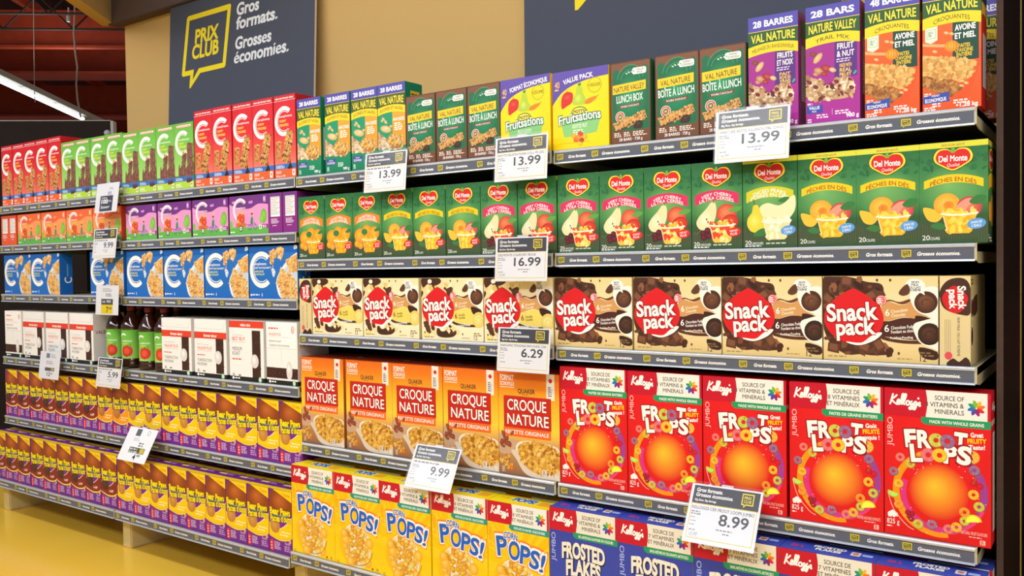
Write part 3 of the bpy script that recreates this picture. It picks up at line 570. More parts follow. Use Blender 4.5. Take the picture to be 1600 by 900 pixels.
def art_fruitcup(kind):
    A = Art(153, 250); A.grad(0, 153, [(0, (34, 98, 56)), (70, (58, 126, 70)), (130, (76, 142, 76)), (180, (44, 92, 52)), (214, (66, 76, 54)), (250, (56, 84, 48))])
    A.ell(76, 118, 76, 60, (118, 176, 98), (66, 132, 72)); A.speck([(0, 0), (153, 0), (153, 70), (0, 70)], 60, [(40, 106, 60), (46, 114, 64), (36, 98, 56)], 3, 8, 2)
    A.k += 0
    A.grad(0, 153, [(178, (46, 90, 50)), (214, (66, 76, 54)), (250, (54, 84, 48))])
    for i in range(26): A.rect(i * 6, 196 + (i * 37 % 17), i * 6 + .8, 246 - (i * 23 % 11), (88, 104, 70)); A.k -= 1
    A.k += 1
    if kind in ('diced', 'pear'): A.rect(0, 0, 153, 14, (214, 214, 60)); A.t('SANS SUCRE AJOUTÉ', 76, 10, 52, 5, (170, 60, 40), .01, al='c')
    L = [(0, -17), (-14, -24), (-32, -22), (-41, -8), (-38, 6), (-24, 16), (-10, 24), (0, 27)]; L += [(-x, y) for x, y in L[-2:0:-1]]
    for s, c in ((1.12, (40, 90, 40)), (1.06, (246, 220, 50)), (.94, (212, 34, 30))): A.sm([(76 + x * s, 42 + y * s) for x, y in L], c, 4)
    A.sm([(70, 24), (76, 12), (82, 24), (76, 28)], (120, 170, 50), 3); A.t('Del Monte', 76, 48, 64, 15, W_, .025, al='c'); A.t('Qualité', 76, 61, 28, 8, W_, .0, al='c', skew=.2)
    bn = {'diced': ((246, 200, 20), (150, 60, 30), 'PÊCHES EN DÉS'), 'verger': ((246, 200, 20), (110, 90, 20), 'PÊCHES DU VERGER'), 'mandarin': ((240, 130, 34), W_, 'QUARTIERS DE|MANDARINES'), 'cherry': ((214, 44, 96), W_, 'VERY CHERRY|ULTRA CERISES'), 'pear': ((206, 200, 40), W_, 'DICED PEARS|POIRES EN DÉS')}[kind]
    tw = bn[2].split('|'); bh = 20 if len(tw) == 1 else 30
    A.arch(10, 143, 102 - 8, 102 - 8 + bh, 14, bn[0], k2=14)
    for i, q in enumerate(tw): A.t(q, 76, 101 + 8 + i * 12 - (2 if len(tw) > 1 else 1), (98, 92, 104)[min(i + (len(tw) > 1), 2)] if len(tw) > 1 else 104, 9.5 if len(tw) > 1 else 10.5, bn[1], .012, al='c', arc=11)
    gr, gl = (56, 120, 60), (96, 160, 70)
    if kind in ('diced', 'verger'):
        A.sm([(8, 160), (36, 166), (54, 178), (40, 196), (18, 190)], (250, 190, 60), 4); A.ell(62, 154, 30, 28, (250, 196, 80), (240, 160, 40)); A.ell(66, 156, 12, 11, (214, 120, 40), (232, 146, 40)); A.ell(112, 162, 28, 26, (236, 130, 100), (190, 60, 66)); A.sm([(82, 162), (104, 142), (122, 144), (110, 160), (96, 178)], (240, 150, 130), 4)
        A.sm([(112, 148), (130, 134), (150, 138), (138, 154), (122, 156)], gr, 4); A.sm([(24, 206), (44, 198), (60, 208), (46, 216)], gr, 3); cup(A, 90, 176, 78, 50, (246, 184, 40), [(250, 206, 70), (244, 170, 30), (252, 216, 100)])
    elif kind == 'mandarin':
        for x, y, r in ((38, 166, 30), (74, 148, 24), (112, 158, 27), (22, 196, 15), (40, 204, 14), (132, 200, 16)): A.ell(x, y, r, r * .95, (252, 186, 60), (238, 140, 20))
        A.ell(62, 152, 16, 12, (40, 130, 80), gr, 0); A.sm([(112, 150), (128, 138), (146, 142), (130, 152)], gr, 3); cup(A, 88, 180, 74, 50, (246, 160, 20), [(250, 176, 40), (240, 150, 10), (252, 196, 60)])
    elif kind == 'cherry':
        A.sm([(14, 176), (22, 156), (44, 134), (60, 116), (72, 118), (76, 140), (70, 168), (56, 190), (28, 194)], (236, 220, 170), 4); A.ell(42, 164, 18, 22, (246, 236, 200), (238, 222, 176), 25); A.path([(66, 118), (70, 106)], 2, (110, 70, 40)); A.ell(46, 164, 2, 3.5, (90, 60, 40)); A.ell(50, 172, 2, 3.5, (90, 60, 40))
        A.ell(106, 150, 30, 28, (240, 140, 90), (206, 60, 50)); A.ell(118, 172, 24, 20, (226, 80, 50), (190, 40, 36)); A.sm([(112, 142), (132, 130), (152, 134), (136, 146)], gl, 3)
        for x, y in ((34, 204), (48, 196), (52, 212), (36, 216)): A.ell(x, y, 9, 9, (130, 40, 56), (62, 16, 28))
        A.path([(28, 196), (16, 204), (8, 202)], 1.2, (120, 130, 60), 3); cup(A, 92, 180, 76, 52, (246, 190, 70), [(250, 206, 80), (236, 70, 40), (246, 176, 50), (250, 226, 150)])
    else:
        A.sm([(12, 186), (14, 166), (26, 150), (30, 132), (42, 130), (50, 144), (64, 160), (64, 190), (46, 206), (24, 204)], (222, 206, 60), 4); A.ell(34, 176, 18, 22, (238, 228, 110), (222, 206, 60)); A.path([(34, 130), (30, 114)], 2.4, (110, 80, 40)); A.sm([(48, 140), (70, 126), (100, 134), (120, 126), (138, 110), (148, 112), (146, 150), (120, 176), (70, 176)], (238, 228, 180), 4)
        A.sm([(30, 216), (44, 200), (64, 196), (60, 216)], gr, 3); A.sm([(100, 122), (116, 112), (132, 114), (118, 126)], gr, 3); cup(A, 96, 176, 78, 52, (232, 222, 160), [(244, 238, 196), (226, 214, 150), (250, 246, 220)])
    if kind in ('diced', 'pear'): bc, bt = (90, 156, 220), ('DANS DE', "L'EAU")
    else: bc, bt = (216, 44, 40), ('MORE FRUIT', 'PLUS')
    A.ell(128, 203, 21, 13, bc, rot=-8); A.t(bt[0], 128, 202, 24, 5.5, W_, .012, al='c', rot=-6); A.t(bt[1], 128, 211, 20, 6.5, W_, .012, al='c', rot=-6)
    A.t('20', 6, 241, 17, 12, W_, .0); A.t('COUPES' if kind in ('diced', 'verger', 'mandarin') else 'CUPS/COUPES', 24, 241, 22 if kind in ('diced', 'verger', 'mandarin') else 34, 7, W_, .0)
    if kind in ('cherry', 'pear'): A.lines(6, 243, 60, 1, 3, W_); A.lines(66, 236, 74, 1, 4, (190, 200, 180))
    return A

def art_pudding(van):
    A = Art(280, 222); A.grad(0, 280, [(0, (236, 220, 170) if van else (226, 206, 146)), (110, (246, 236, 204) if van else (238, 222, 176)), (222, (240, 226, 186) if van else (218, 190, 126))])
    P = smooth([(0, 6), (18, 0), (70, 2), (110, 14), (146, 20), (152, 44), (142, 70), (150, 100), (142, 150), (154, 176), (174, 186), (170, 200), (130, 206), (96, 204), (60, 206), (22, 184), (4, 150), (0, 120)], 4)
    if not van: A.poly(P, (74, 42, 30)); A.speck(P, 110, CHOC + [(140, 88, 60), (96, 58, 42)], 5, 14, 4)
    else:
        A.poly(P, (236, 214, 158)); A.speck(P, 60, [(240, 220, 160), (250, 236, 190), (86, 48, 34), (226, 190, 110), (110, 64, 44)], 5, 13, 4)
        A.sm([(2, 0), (80, 0), (92, 16), (60, 28), (34, 20), (8, 34)], (70, 40, 28), 4); A.sm([(76, 176), (110, 184), (132, 200), (160, 196), (140, 210), (90, 212), (70, 200)], (70, 40, 28), 4); A.ell(98, 182, 14, 9, (248, 244, 230), (236, 226, 190)); A.poly([(112, 40), (140, 30), (150, 60), (126, 72)], (86, 50, 36)); A.poly([(6, 160), (30, 150), (44, 196), (28, 206)], (86, 50, 36))
        A.ell(40, 12, 10, 8, W_, (236, 226, 190)); A.ell(22, 206, 16, 10, (246, 226, 150), (236, 206, 110))
    if not van:
        for i, (x, y, r) in enumerate(((120, 52, -30), (104, 186, 20), (140, 180, 60), (26, 190, 10), (60, 14, 10), (12, 60, 40))):
            c, s_ = math.cos(math.radians(r)), math.sin(math.radians(r)); q = [(-16, -12), (14, -12), (16, 12), (-14, 12)]; A.poly([(x + u * c - v * s_, y + u * s_ + v * c) for u, v in q], (92, 54, 38)); A.poly([(x + (u * c - v * s_) * .7, y - 2 + (u * s_ + v * c) * .7) for u, v in q], (124, 78, 54))
    A.sm([(150, 70), (166, 66), (196, 74), (222, 62), (248, 52), (262, 96), (230, 108), (200, 104), (160, 116), (140, 116)], (206, 152, 92), 4); A.sm([(150, 68), (170, 64), (196, 72), (216, 64), (214, 58), (190, 66), (166, 60)], (110, 56, 36), 3)
    A.sm([(140, 118), (164, 116), (200, 106), (236, 110), (262, 120), (264, 160), (230, 162), (190, 160), (158, 156), (136, 150)], (238, 212, 100) if van else (74, 36, 30), 4)
    A.sm([(140, 152), (170, 160), (210, 164), (262, 162), (262, 170), (200, 172), (150, 164)], (74, 42, 34) if van else (84, 44, 34), 3)
    A.t('6', 156, 102, 10, 17, W_, .01); A.t('Chocolate', 170, 92, 40, 8, (246, 232, 200), .01, rot=-10); A.t('Chocolat', 171, 103, 34, 8, (246, 232, 200), .01, rot=-10)
    ink = (80, 50, 30) if van else W_; A.t('6', 154, 143, 11, 18, ink, .01)
    for i, q in enumerate(('Vanilla', 'Vanille') if van else ('Chocolate Fudge', 'Fondant au chocolat')): A.t(q, 170, 134 + i * 10, 30 if van else 58 + i * 8, 8, ink, .012, rot=-6)
    A.t('Pudding-Pouding', 168, 169 if van else 160, 54, 6, W_, .012, rot=-4)
    for x, y, c in ((250, 66, ((126, 80, 54), (66, 36, 26))), (258, 146, ((246, 230, 150), (226, 196, 96)) if van else ((90, 56, 42), (44, 24, 20)))):
        if not (van and y > 100):
            A.sm([(x - 22, y + 34), (x + 20, y + 44), (x + 18, y + 64), (x - 14, y + 60)], (58, 32, 26), 3); A.sm([(x - 36, y - 18), (x - 18, y - 32), (x + 30, y - 36), (x + 30, y + 38), (x + 10, y + 36), (x - 22, y + 20)], (240, 236, 226), 4)
        A.ell(x + 2, y, 27, 28, c[0], c[1], 20)
        for k in range(3): A.arc(x + 2, y + 2, 8 + k * 7, 10 + k * 7, 150 + k * 40, 300 + k * 40, c[1] if k % 2 == 0 else c[0], 10)
    A.sm([(204, 20), (216, 8), (236, 8), (250, 20), (246, 36), (232, 40), (226, 42), (210, 36)], (244, 242, 236), 4); A.poly([(232, 38), (246, 34), (250, 48)], (244, 242, 236))
    for i, q in enumerate(('SKIM', 'MILK', 'DU LAIT', 'ÉCRÉMÉ')): A.t(q, 227, 18 + i * 6.6, (18, 18, 28, 26)[i], 5.4, (40, 50, 60), .025, al='c')
    A.sm([(196, 30), (210, 20), (214, 42), (200, 50), (188, 44)], (92, 56, 40), 3)
    R_ = [(77, 32), (92, 38), (114, 52), (138, 74), (151, 100), (149, 128), (134, 152), (108, 170), (77, 177), (46, 170), (20, 152), (5, 128), (3, 100), (16, 74), (40, 52), (62, 38)]
    A.sm(R_, (214, 26, 34), 5); A.sm([(60, 172), (96, 174), (118, 158), (138, 146), (148, 148), (130, 166), (96, 180), (70, 178)], W_, 4)
    A.t('Snack', 75, 115, 130, 45, W_, .03, out=((160, 16, 26), .04), al='c', rot=-4); A.t('pack', 84, 152, 100, 42, W_, .03, out=((160, 16, 26), .04), al='c', rot=-4)
    A.ell(146, 62, 13, 13, (222, 90, 100)); A.arc(146, 62, 10, 11, 0, 360, W_); A.lines(138, 56, 15, 3, 3, W_)
    A.t('12', 238, 216, None, 13, (70, 50, 36), .01); A.lines(238, 192, 36, 2, 4, (130, 104, 70)); A.lines(12, 210, 60, 1, 4, (170, 140, 90)); A.ell(188, 198, 3, 4, (110, 60, 40)); A.lines(184, 210, 46, 1, 3, (170, 140, 90))
    for x, y in ((136, 10), (168, 10), (14, 196)): A.ell(x, y, 3, 4, (96, 56, 40))
    return A

def art_pudding_end():
    A = Art(70, 222); A.grad(0, 70, [(0, (226, 206, 150)), (222, (214, 196, 150))]); A.sm([(0, 40), (20, 10), (54, 6), (70, 30), (70, 90), (50, 96), (10, 80)], (70, 42, 32), 4)
    A.sm([(35, 24), (56, 40), (64, 58), (52, 84), (34, 92), (14, 78), (6, 54), (18, 34)], (208, 28, 36), 5); A.t('Snack', 42, 54, 58, 18, W_, .035, al='c', rot=88); A.t('pack', 22, 58, 48, 18, W_, .035, al='c', rot=88)
    A.t('SKIM MILK / DU LAIT ÉCRÉMÉ', 40, 150, 96, 6, (70, 60, 50), .01, al='c', rot=90)
    for k in range(4): A.rect(12 + k * 4, 108, 13 + k * 4, 190, (150, 130, 100))
    A.ell(20, 198, 9, 10, (216, 80, 90)); A.sm([(16, 222), (30, 204), (44, 212), (60, 200), (70, 222)], (62, 36, 28), 3)
    return A

def art_granola():
    A = Art(246, 348); A.grad(0, 246, [(0, (226, 104, 22)), (40, (234, 126, 28)), (110, (246, 176, 40)), (190, (250, 204, 60)), (240, (206, 150, 90)), (348, (140, 96, 70))])
    A.t('FORMAT', 8, 30, 56, 19, W_, .02); A.t('ÉCONOMIQUE', 8, 47, 58, 13, W_, .012); A.rect(8, 52, 66, 54, W_); A.t('QUAKER', 116, 70, 70, 15, (44, 34, 40), .02, al='c'); A.lines(98, 73, 36, 1, 2.4, (120, 70, 30))
    A.rect(196, 0, 228, 86, (232, 226, 216)); A.sm([(212, 14), (220, 22), (212, 30), (204, 22)], (206, 40, 40), 3); A.lines(202, 42, 20, 5, 4, (120, 120, 126))
    A.poly([(22, 80), (214, 80), (214, 188), (22, 188)], (150, 20, 20)); A.rect(24, 82, 212, 188, (196, 30, 24)); A.t('CROQUE', 116, 128, 158, 36, W_, .012, out=((96, 10, 10), .03), al='c'); A.t('NATURE', 120, 177, 168, 36, W_, .012, out=((96, 10, 10), .03), al='c')
    for i in range(24): A.rect(24 + i * 8, 80, 27 + i * 8, 82, (240, 180, 60)); A.k -= 1
    A.k += 1
    A.rect(20, 188, 212, 218, (232, 104, 36)); A.t('RECETTE ORIGINALE', 116, 209, 176, 13, W_, .012, al='c')
    A.sm([(0, 214), (34, 226), (72, 232), (64, 262), (40, 280), (0, 274)], (196, 160, 130), 4)
    for i in range(16):
        R = random.Random(i + 4); A.ell(R.uniform(4, 58), R.uniform(206, 256), 10, 5.5, (176, 92, 60), (112, 48, 34), R.uniform(0, 180), 12)
    for x, y in ((34, 290), (26, 310), (44, 322), (14, 300)): A.speck([(x - 10, y - 8), (x + 10, y - 8), (x + 10, y + 8), (x - 10, y + 8)], 10, GRAN, 3, 6, int(x))
    A.ell(52, 326, 10, 8, (232, 130, 40), (200, 96, 30)); A.sm([(70, 250), (110, 228), (200, 232), (246, 250), (246, 330), (220, 340), (120, 338), (84, 310)], (232, 222, 208), 5); A.sm([(60, 262), (76, 300), (104, 336), (150, 348), (246, 348), (246, 300)], (214, 200, 184), 4)
    P = smooth([(78, 254), (110, 234), (160, 228), (214, 238), (246, 258), (246, 310), (214, 330), (150, 332), (100, 306)], 4); A.poly(P, (206, 150, 60)); A.speck(P, 260, GRAN, 4, 8, 6); A.ell(164, 268, 12, 7, (240, 214, 150), (220, 180, 110), -40); A.ell(98, 272, 9, 7, (246, 190, 70))
    A.rr(176, 318, 194, 338, 4, (226, 220, 214)); A.lines(179, 322, 12, 3, 3, (110, 100, 100)); A.t('1,4 kg', 204, 340, 36, 14, (246, 236, 220), .0); A.lines(12, 324, 14, 3, 4, (216, 196, 180))
    return A

def loop(A, x, y, r, c, rot=0):
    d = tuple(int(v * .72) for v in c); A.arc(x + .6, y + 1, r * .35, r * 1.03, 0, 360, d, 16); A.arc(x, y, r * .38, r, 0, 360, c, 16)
    R = random.Random(int(x * 7 + y)); 
    for i in range(7):
        a = R.uniform(0, 6.28); A.ell(x + r * .7 * math.cos(a), y + r * .7 * math.sin(a), r * .12, r * .1, tuple(min(255, v + 30) for v in c), n=6); A.k -= 1
    A.k += 1

def citrus(A, x, y, r, c, rot=0, half=False):
    if half: A.arc(x, y, 0, r, rot, rot + 180, c, 12); A.arc(x, y, 0, r * .82, rot, rot + 180, tuple(min(255, v + 36) for v in c), 12)
    else:
        A.ell(x, y, r, r, c); A.ell(x, y, r * .84, r * .84, (250, 220, 140)); 
        for k in range(8): A.arc(x, y, r * .12, r * .78, k * 45 + 4, k * 45 + 41, tuple(min(255, v + 14) for v in c), 3)

def cereal_head(A, w, nums, strip, fr, white=(238, 234, 226), green=(30, 150, 96), redc=(196, 14, 44), seven='8'):
    A.rect(0, 0, w, 70, redc); A.rect(w * .405, 0, w * .97, 70, white); A.sm([(w * .40, 0), (w * .405, 0), (w * .42, 30), (w * .405, 62), (w * .38, 70), (w * .36, 70)], redc, 3)
    A.poly([(w * .36, 68), (w, 68), (w, 87), (w * .4, 87), (w * .36, 80)], green); A.t(strip, w * .69, 82, w * .5, 8, W_, .018, al='c'); kscript(A, w * .04, 44, w * .33, 32, W_, 4.4)
    L = ('SOURCE DE', seven + ' VITAMINES', 'ET MINÉRAUX') if fr else ('SOURCE OF', seven + ' VITAMINS &', 'MINERALS')
    for i, q in enumerate(L): A.t(q, w * .76, 23 + i * 17, (68, 82, 84)[i] if fr else (66, 88, 66)[i], 11.5, (74, 70, 72), .012, al='r')
    pinwheel(A, w * .87, 37, 19)

def art_loops(fr):
    A = Art(244, 377, (222, 18, 28)); A.ell(122, 190, 120, 190, (232, 26, 34), (220, 18, 28)); cereal_head(A, 244, 8, 'FAITES DE GRAINS ENTIERS' if fr else 'MADE WITH WHOLE GRAINS', fr)
    A.rect(0, 70, 88, 71, (222, 18, 28)); A.t('JUMBO', 20, 112, 74, 13, (250, 190, 190), .004, al='c', rot=-90)
    A.arc(128, 258, 92, 108, 78, 250, (246, 150, 20), 30, 1.02, ); A.arc(132, 262, 80, 94, 40, 200, (216, 50, 130), 30, 1.0); A.arc(134, 250, 88, 104, -75, 30, (156, 60, 150), 24, 1.02); A.arc(130, 254, 98, 106, 20, 75, (230, 60, 120), 16)
    A.ell(128, 254, 70, 72, (252, 196, 50), (223, 20, 29), n=32)
    cs = [(226, 120, 110), (196, 190, 70), (150, 110, 140), (242, 180, 50), (240, 150, 50)]
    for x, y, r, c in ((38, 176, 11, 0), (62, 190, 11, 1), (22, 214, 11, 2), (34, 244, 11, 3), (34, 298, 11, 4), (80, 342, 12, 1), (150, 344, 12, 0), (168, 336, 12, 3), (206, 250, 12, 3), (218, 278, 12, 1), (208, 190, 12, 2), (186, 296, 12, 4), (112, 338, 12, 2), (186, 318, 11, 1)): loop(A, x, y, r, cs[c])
    citrus(A, 204, 158, 16, (244, 150, 30)); citrus(A, 22, 268, 14, (150, 196, 60), 20, True); citrus(A, 206, 318, 19, (216, 210, 40), 170, True)
    for x, y in ((60, 326), (66, 318), (56, 316), (64, 332)): A.ell(x, y, 7, 7, (190, 30, 60), (140, 16, 40))
    for x, y in ((206, 222), (220, 228)): A.ell(x, y, 8, 8, (226, 30, 50), (180, 10, 30))
    A.path([(206, 222), (212, 206), (222, 204)], 1.4, (90, 130, 50), 3)
    R = random.Random(3)
    for i in range(40):
        a = R.uniform(0, 6.28); rr = R.uniform(70, 112); A.ell(128 + rr * math.cos(a), 262 + rr * math.sin(a), 1.1, 1.1, (255, 220, 230), n=6); A.k -= 1
    A.k += 1
    def word(y, items):
        for k, x, w_, rot in items:
            if k == 'O' or k == 'o': pass
            else: A.t(k, x, y(x), w_, 42, W_, .045, out=((150, 10, 20), .05), al='c', rot=rot)
    word(lambda x: 145 - (x - 70) * .02, (('F', 66, 30, -6), ('R', 96, 32, -4), ('T', 176, 30, 4))); word(lambda x: 182 - (x - 70) * .05, (('L', 78, 28, -6), ('P', 154, 30, 3), ('S', 184, 32, 6)))
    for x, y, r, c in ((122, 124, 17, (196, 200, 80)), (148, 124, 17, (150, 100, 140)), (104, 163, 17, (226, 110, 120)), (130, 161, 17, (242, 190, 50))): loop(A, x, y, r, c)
    for i, q in enumerate(('Goût', 'FRUITÉ', 'exquis !') if fr else ('Great', 'FRUITY', 'Taste!')): A.t(q, 214, 108 + i * 15, (28, 42, 42)[i] if fr else (28, 42, 36)[i], 11, (250, 206, 30) if i == 1 else W_, .035, al='c', rot=-4)
    A.poly([(8, 322), (20, 314), (32, 322), (32, 330), (8, 330)], W_); A.lines(9, 330, 22, 1, 3, W_); A.t('825 g', 6, 350, 30, 13, W_, .004); A.lines(6, 355, 16, 1, 3, W_)
    A.path([(8, 268), (22, 312), (52, 348), (70, 358)], 1.8, (250, 190, 170), 4); A.t('ARÔMES NATURELS DE FRUITS' if fr else 'NATURAL FRUIT FLAVOURS', 236, 350, 58, 8, (250, 200, 190), .004, al='r'); A.lines(196, 354, 36, 1, 2.4, (250, 190, 180)); A.rr(220, 360, 232, 372, 2, (250, 190, 180)); A.lines(222, 362, 8, 3, 2, (180, 20, 30))
    return A

def art_loops_side():
    A = Art(90, 377, (206, 18, 28)); A.t('FROOT LOOPS', 44, 80, 70, 12, W_, .03, al='c'); A.rect(34, 100, 86, 345, (236, 232, 228)); 
    for i in range(58): A.rect(38, 104 + i * 4.1, 80 - (i % 3) * 5, 105.4 + i * 4.1, (120, 116, 116)); A.k -= 1
    A.k += 1; kscript(A, 20, 44, 56, 20, W_, 3); return A

def art_pops(fr):
    A = Art(246, 347); A.grad(0, 246, [(0, (250, 190, 20)), (130, (250, 190, 10)), (347, (250, 214, 20))]); rays(A, 112, 220, 300, 22, (252, 206, 30))
    cereal_head(A, 246, 8, 'FAITES AVEC DU VRAI MAÏS · SOURCE DE FIBRES' if fr else 'MADE WITH REAL CORN · SOURCE OF FIBRE', fr, green=(20, 150, 130)); A.rect(0, 70, 88, 71, (250, 190, 20)); A.t('JUMBO', 18, 116, 80, 14, (246, 150, 30), .0, al='c', rot=-90)
    A.ell(110, 262, 88, 84, (250, 160, 30), (250, 194, 20)); bl, b2 = (26, 96, 196), (40, 70, 170)
    P = smooth([(56, 220), (76, 192), (120, 184), (166, 200), (190, 240), (186, 300), (160, 336), (110, 344), (64, 318), (48, 262)], 4); A.poly(P, (238, 228, 206)); A.arc(118, 264, 62, 66, -100, 40, (206, 196, 180), 16, 1.15)
    Q = smooth([(60, 226), (80, 200), (120, 192), (160, 208), (180, 244), (176, 296), (152, 326), (110, 334), (70, 310), (54, 262)], 4)
    R = random.Random(8)
    for i in range(110):
        for _ in range(30):
            x, y = R.uniform(46, 190), R.uniform(186, 340)
            if inside(x, y, Q): break
        c = R.choice(PUFF); A.ell(x, y, R.uniform(8, 13), R.uniform(7, 11), tuple(min(255, v + 26) for v in c), tuple(int(v * .86) for v in c), R.uniform(0, 180), 10)
    for x, y, r in ((58, 250, 20), (186, 246, 19), (50, 226, 16), (82, 330, 20), (176, 318, 18), (64, 296, 14)): A.ell(x, y, r, r * 1.1, (254, 216, 110), (244, 166, 30))
    for pas in (0, 1, 2):
        for k, x, y, w_, h, r in (('P', 62, 178, 44, 66, -6), ('O', 108, 184, 46, 62, 2), ('P', 150, 192, 40, 62, 6), ('S', 186, 198, 38, 60, 10), ('!', 214, 206, 16, 62, 14)):
            if pas == 0: A.t(k, x, y, w_ + 13, h + 8, (246, 130, 40), .08, al='c', rot=r)
            elif pas == 1: A.t(k, x, y - 1, w_ + 8, h + 3, W_, .06, al='c', rot=r)
            else: A.t(k, x, y - 2.5, w_, h - 3, bl, .03, al='c', rot=r)
    A.t('CORN', 94, 119, 56, 20, bl, .03, out=(W_, .07), al='c', rot=4, arc=4)
    A.path([(120, 338), (160, 330), (188, 308), (202, 276)], 2.4, (150, 110, 40), 4); A.lines(10, 336, 16, 2, 4, (220, 150, 30)); A.ell(200, 338, 5, 5, (206, 60, 40)); A.rr(220, 332, 230, 342, 2, (200, 150, 60))
    return A

def art_pops_top():
    A = Art(244, 90, (250, 222, 20)); A.t('POPS!', 120, 56, 90, 34, (40, 96, 190), .05, out=(W_, .06), al='c'); A.lines(20, 30, 50, 2, 5, (240, 150, 40)); A.rr(180, 24, 226, 64, 3, (246, 170, 50)); return A

def art_flakes(fr):
    A = Art(246, 340); A.grad(0, 246, [(0, (52, 62, 160)), (340, (60, 80, 184))]); cereal_head(A, 246, 7, 'SANS ARÔMES NI COLORANTS ARTIFICIELS' if fr else 'NO ARTIFICIAL FLAVOURS OR COLOURS', fr, white=(232, 226, 212), seven='7'); A.rect(0, 70, 88, 71, (52, 62, 160)); A.t('JUMBO', 22, 124, 90, 15, (170, 184, 236), .006, al='c', rot=-90)
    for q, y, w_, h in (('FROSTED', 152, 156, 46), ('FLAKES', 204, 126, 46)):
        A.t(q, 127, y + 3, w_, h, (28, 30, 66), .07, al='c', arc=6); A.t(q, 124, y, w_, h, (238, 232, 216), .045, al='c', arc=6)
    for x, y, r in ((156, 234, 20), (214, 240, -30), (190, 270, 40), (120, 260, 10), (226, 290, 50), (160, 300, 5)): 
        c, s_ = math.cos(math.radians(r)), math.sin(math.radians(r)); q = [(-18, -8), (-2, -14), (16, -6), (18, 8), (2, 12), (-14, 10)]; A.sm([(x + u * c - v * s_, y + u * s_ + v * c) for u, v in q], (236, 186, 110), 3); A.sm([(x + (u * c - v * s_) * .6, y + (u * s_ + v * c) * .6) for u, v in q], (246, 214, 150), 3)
    A.t('825 g', 8, 330, 34, 13, W_, .004)
    return A

def art_flakes_top():
    A = Art(244, 90, (60, 74, 176)); A.t('FROSTED', 120, 40, 84, 16, W_, .05, out=(BLK, .05), al='c'); A.t('FLAKES', 120, 62, 66, 16, W_, .05, out=(BLK, .05), al='c'); A.rr(176, 30, 200, 60, 3, (226, 220, 214)); A.ell(188, 44, 8, 9, (226, 120, 90)); A.lines(20, 40, 40, 2, 7, (206, 50, 90)); A.rr(204, 36, 230, 52, 2, (170, 190, 230)); return A
# ------------------------------------------------------------------ the setting
def mesh_obj(name, bm, mat, parent=None, loc=(0, 0, 0), smooth_=False):
    me = bpy.data.meshes.new(name); bm.normal_update()
    if smooth_:
        for f in bm.faces: f.smooth = True
    bm.to_mesh(me); bm.free(); me.materials.append(mat); return link(name, me, parent, loc)

def bbox(bm, x0, y0, z0, x1, y1, z1, bev=0):
    r = bmesh.ops.create_cube(bm, size=1); vs = r['verts']
    for v in vs: v.co = Vector(((x0 + x1) / 2 + v.co.x * (x1 - x0), (y0 + y1) / 2 + v.co.y * (y1 - y0), (z0 + z1) / 2 + v.co.z * (z1 - z0)))
    if bev:
        es = list({e for v in vs for e in v.link_edges}); bmesh.ops.bevel(bm, geom=es, offset=bev, segments=2, affect='EDGES')

def box_obj(name, b, mat, parent=None, bev=0):
    bm = bmesh.new(); bbox(bm, *b, bev); return mesh_obj(name, bm, mat, parent)

def prism_x(bm, prof, x0, x1):
    """profile of (y, z) points swept along x"""
    a = [bm.verts.new((x0, y, z)) for y, z in prof]; b = [bm.verts.new((x1, y, z)) for y, z in prof]; n = len(prof)
    for i in range(n): bm.faces.new((a[i], a[(i + 1) % n], b[(i + 1) % n], b[i]))
    bm.faces.new(a[::-1]); bm.faces.new(b)
    bmesh.ops.recalc_face_normals(bm, faces=bm.faces[:])

def tube(bm, pts, r, n=8):
    rings = []; P = [Vector(p) for p in pts]
    for i, p in enumerate(P):
        d = (P[min(i + 1, len(P) - 1)] - P[max(i - 1, 0)]).normalized(); a = d.orthogonal().normalized(); b = d.cross(a)
        rings.append([bm.verts.new(p + r * (math.cos(6.2832 * k / n) * a + math.sin(6.2832 * k / n) * b)) for k in range(n)])
    for i in range(len(P) - 1):
        for k in range(n): bm.faces.new((rings[i][k], rings[i][(k + 1) % n], rings[i + 1][(k + 1) % n], rings[i + 1][k]))
    bm.faces.new(rings[0][::-1]); bm.faces.new(rings[-1]); bmesh.ops.recalc_face_normals(bm, faces=bm.faces[:])

S = lambda o: tag(o, kind='structure')
S(box_obj('floor', (-22, -8, -.05, 3, 24, 0), M['floor']))
WY = .60
S(box_obj('wall_back', (-4.66, WY, .1, .03, WY + .12, 4.6), M['tan']))
S(box_obj('trim_1', (-4.715, WY - .075, 2.865, -1.9, WY - .002, 3.6), M['brown'], bev=.004))
# building axes lie about 39 degrees off the shelving
BD1 = Vector((-.636, .772, 0)); BD2 = Vector((.772, .636, 0)); BO = Vector((CAM.x, CAM.y, 0))
def bpt(f, l, z): return BO + BD1 * f + BD2 * l + Vector((0, 0, z))
def slab(name, f0, f1, l0, l1, z0, z1, mat, parent=None):
    bm = bmesh.new(); V = [bm.verts.new(bpt(f, l, z)) for z in (z0, z1) for f, l in ((f0, l0), (f0, l1), (f1, l1), (f1, l0))]
    for q in ((0, 1, 2, 3), (4, 5, 6, 7), (0, 1, 5, 4), (1, 2, 6, 5), (2, 3, 7, 6), (3, 0, 4, 7)): bm.faces.new([V[i] for i in q])
    bmesh.ops.recalc_face_normals(bm, faces=bm.faces[:]); return mesh_obj(name, bm, mat, parent)
S(slab('ceiling', 8.0, 32, -24, -3.0, 6.4, 6.5, M['deck']))
S(slab('wall_far', 30, 30.2, -26, 2, 0, 6.4, M['deck']))
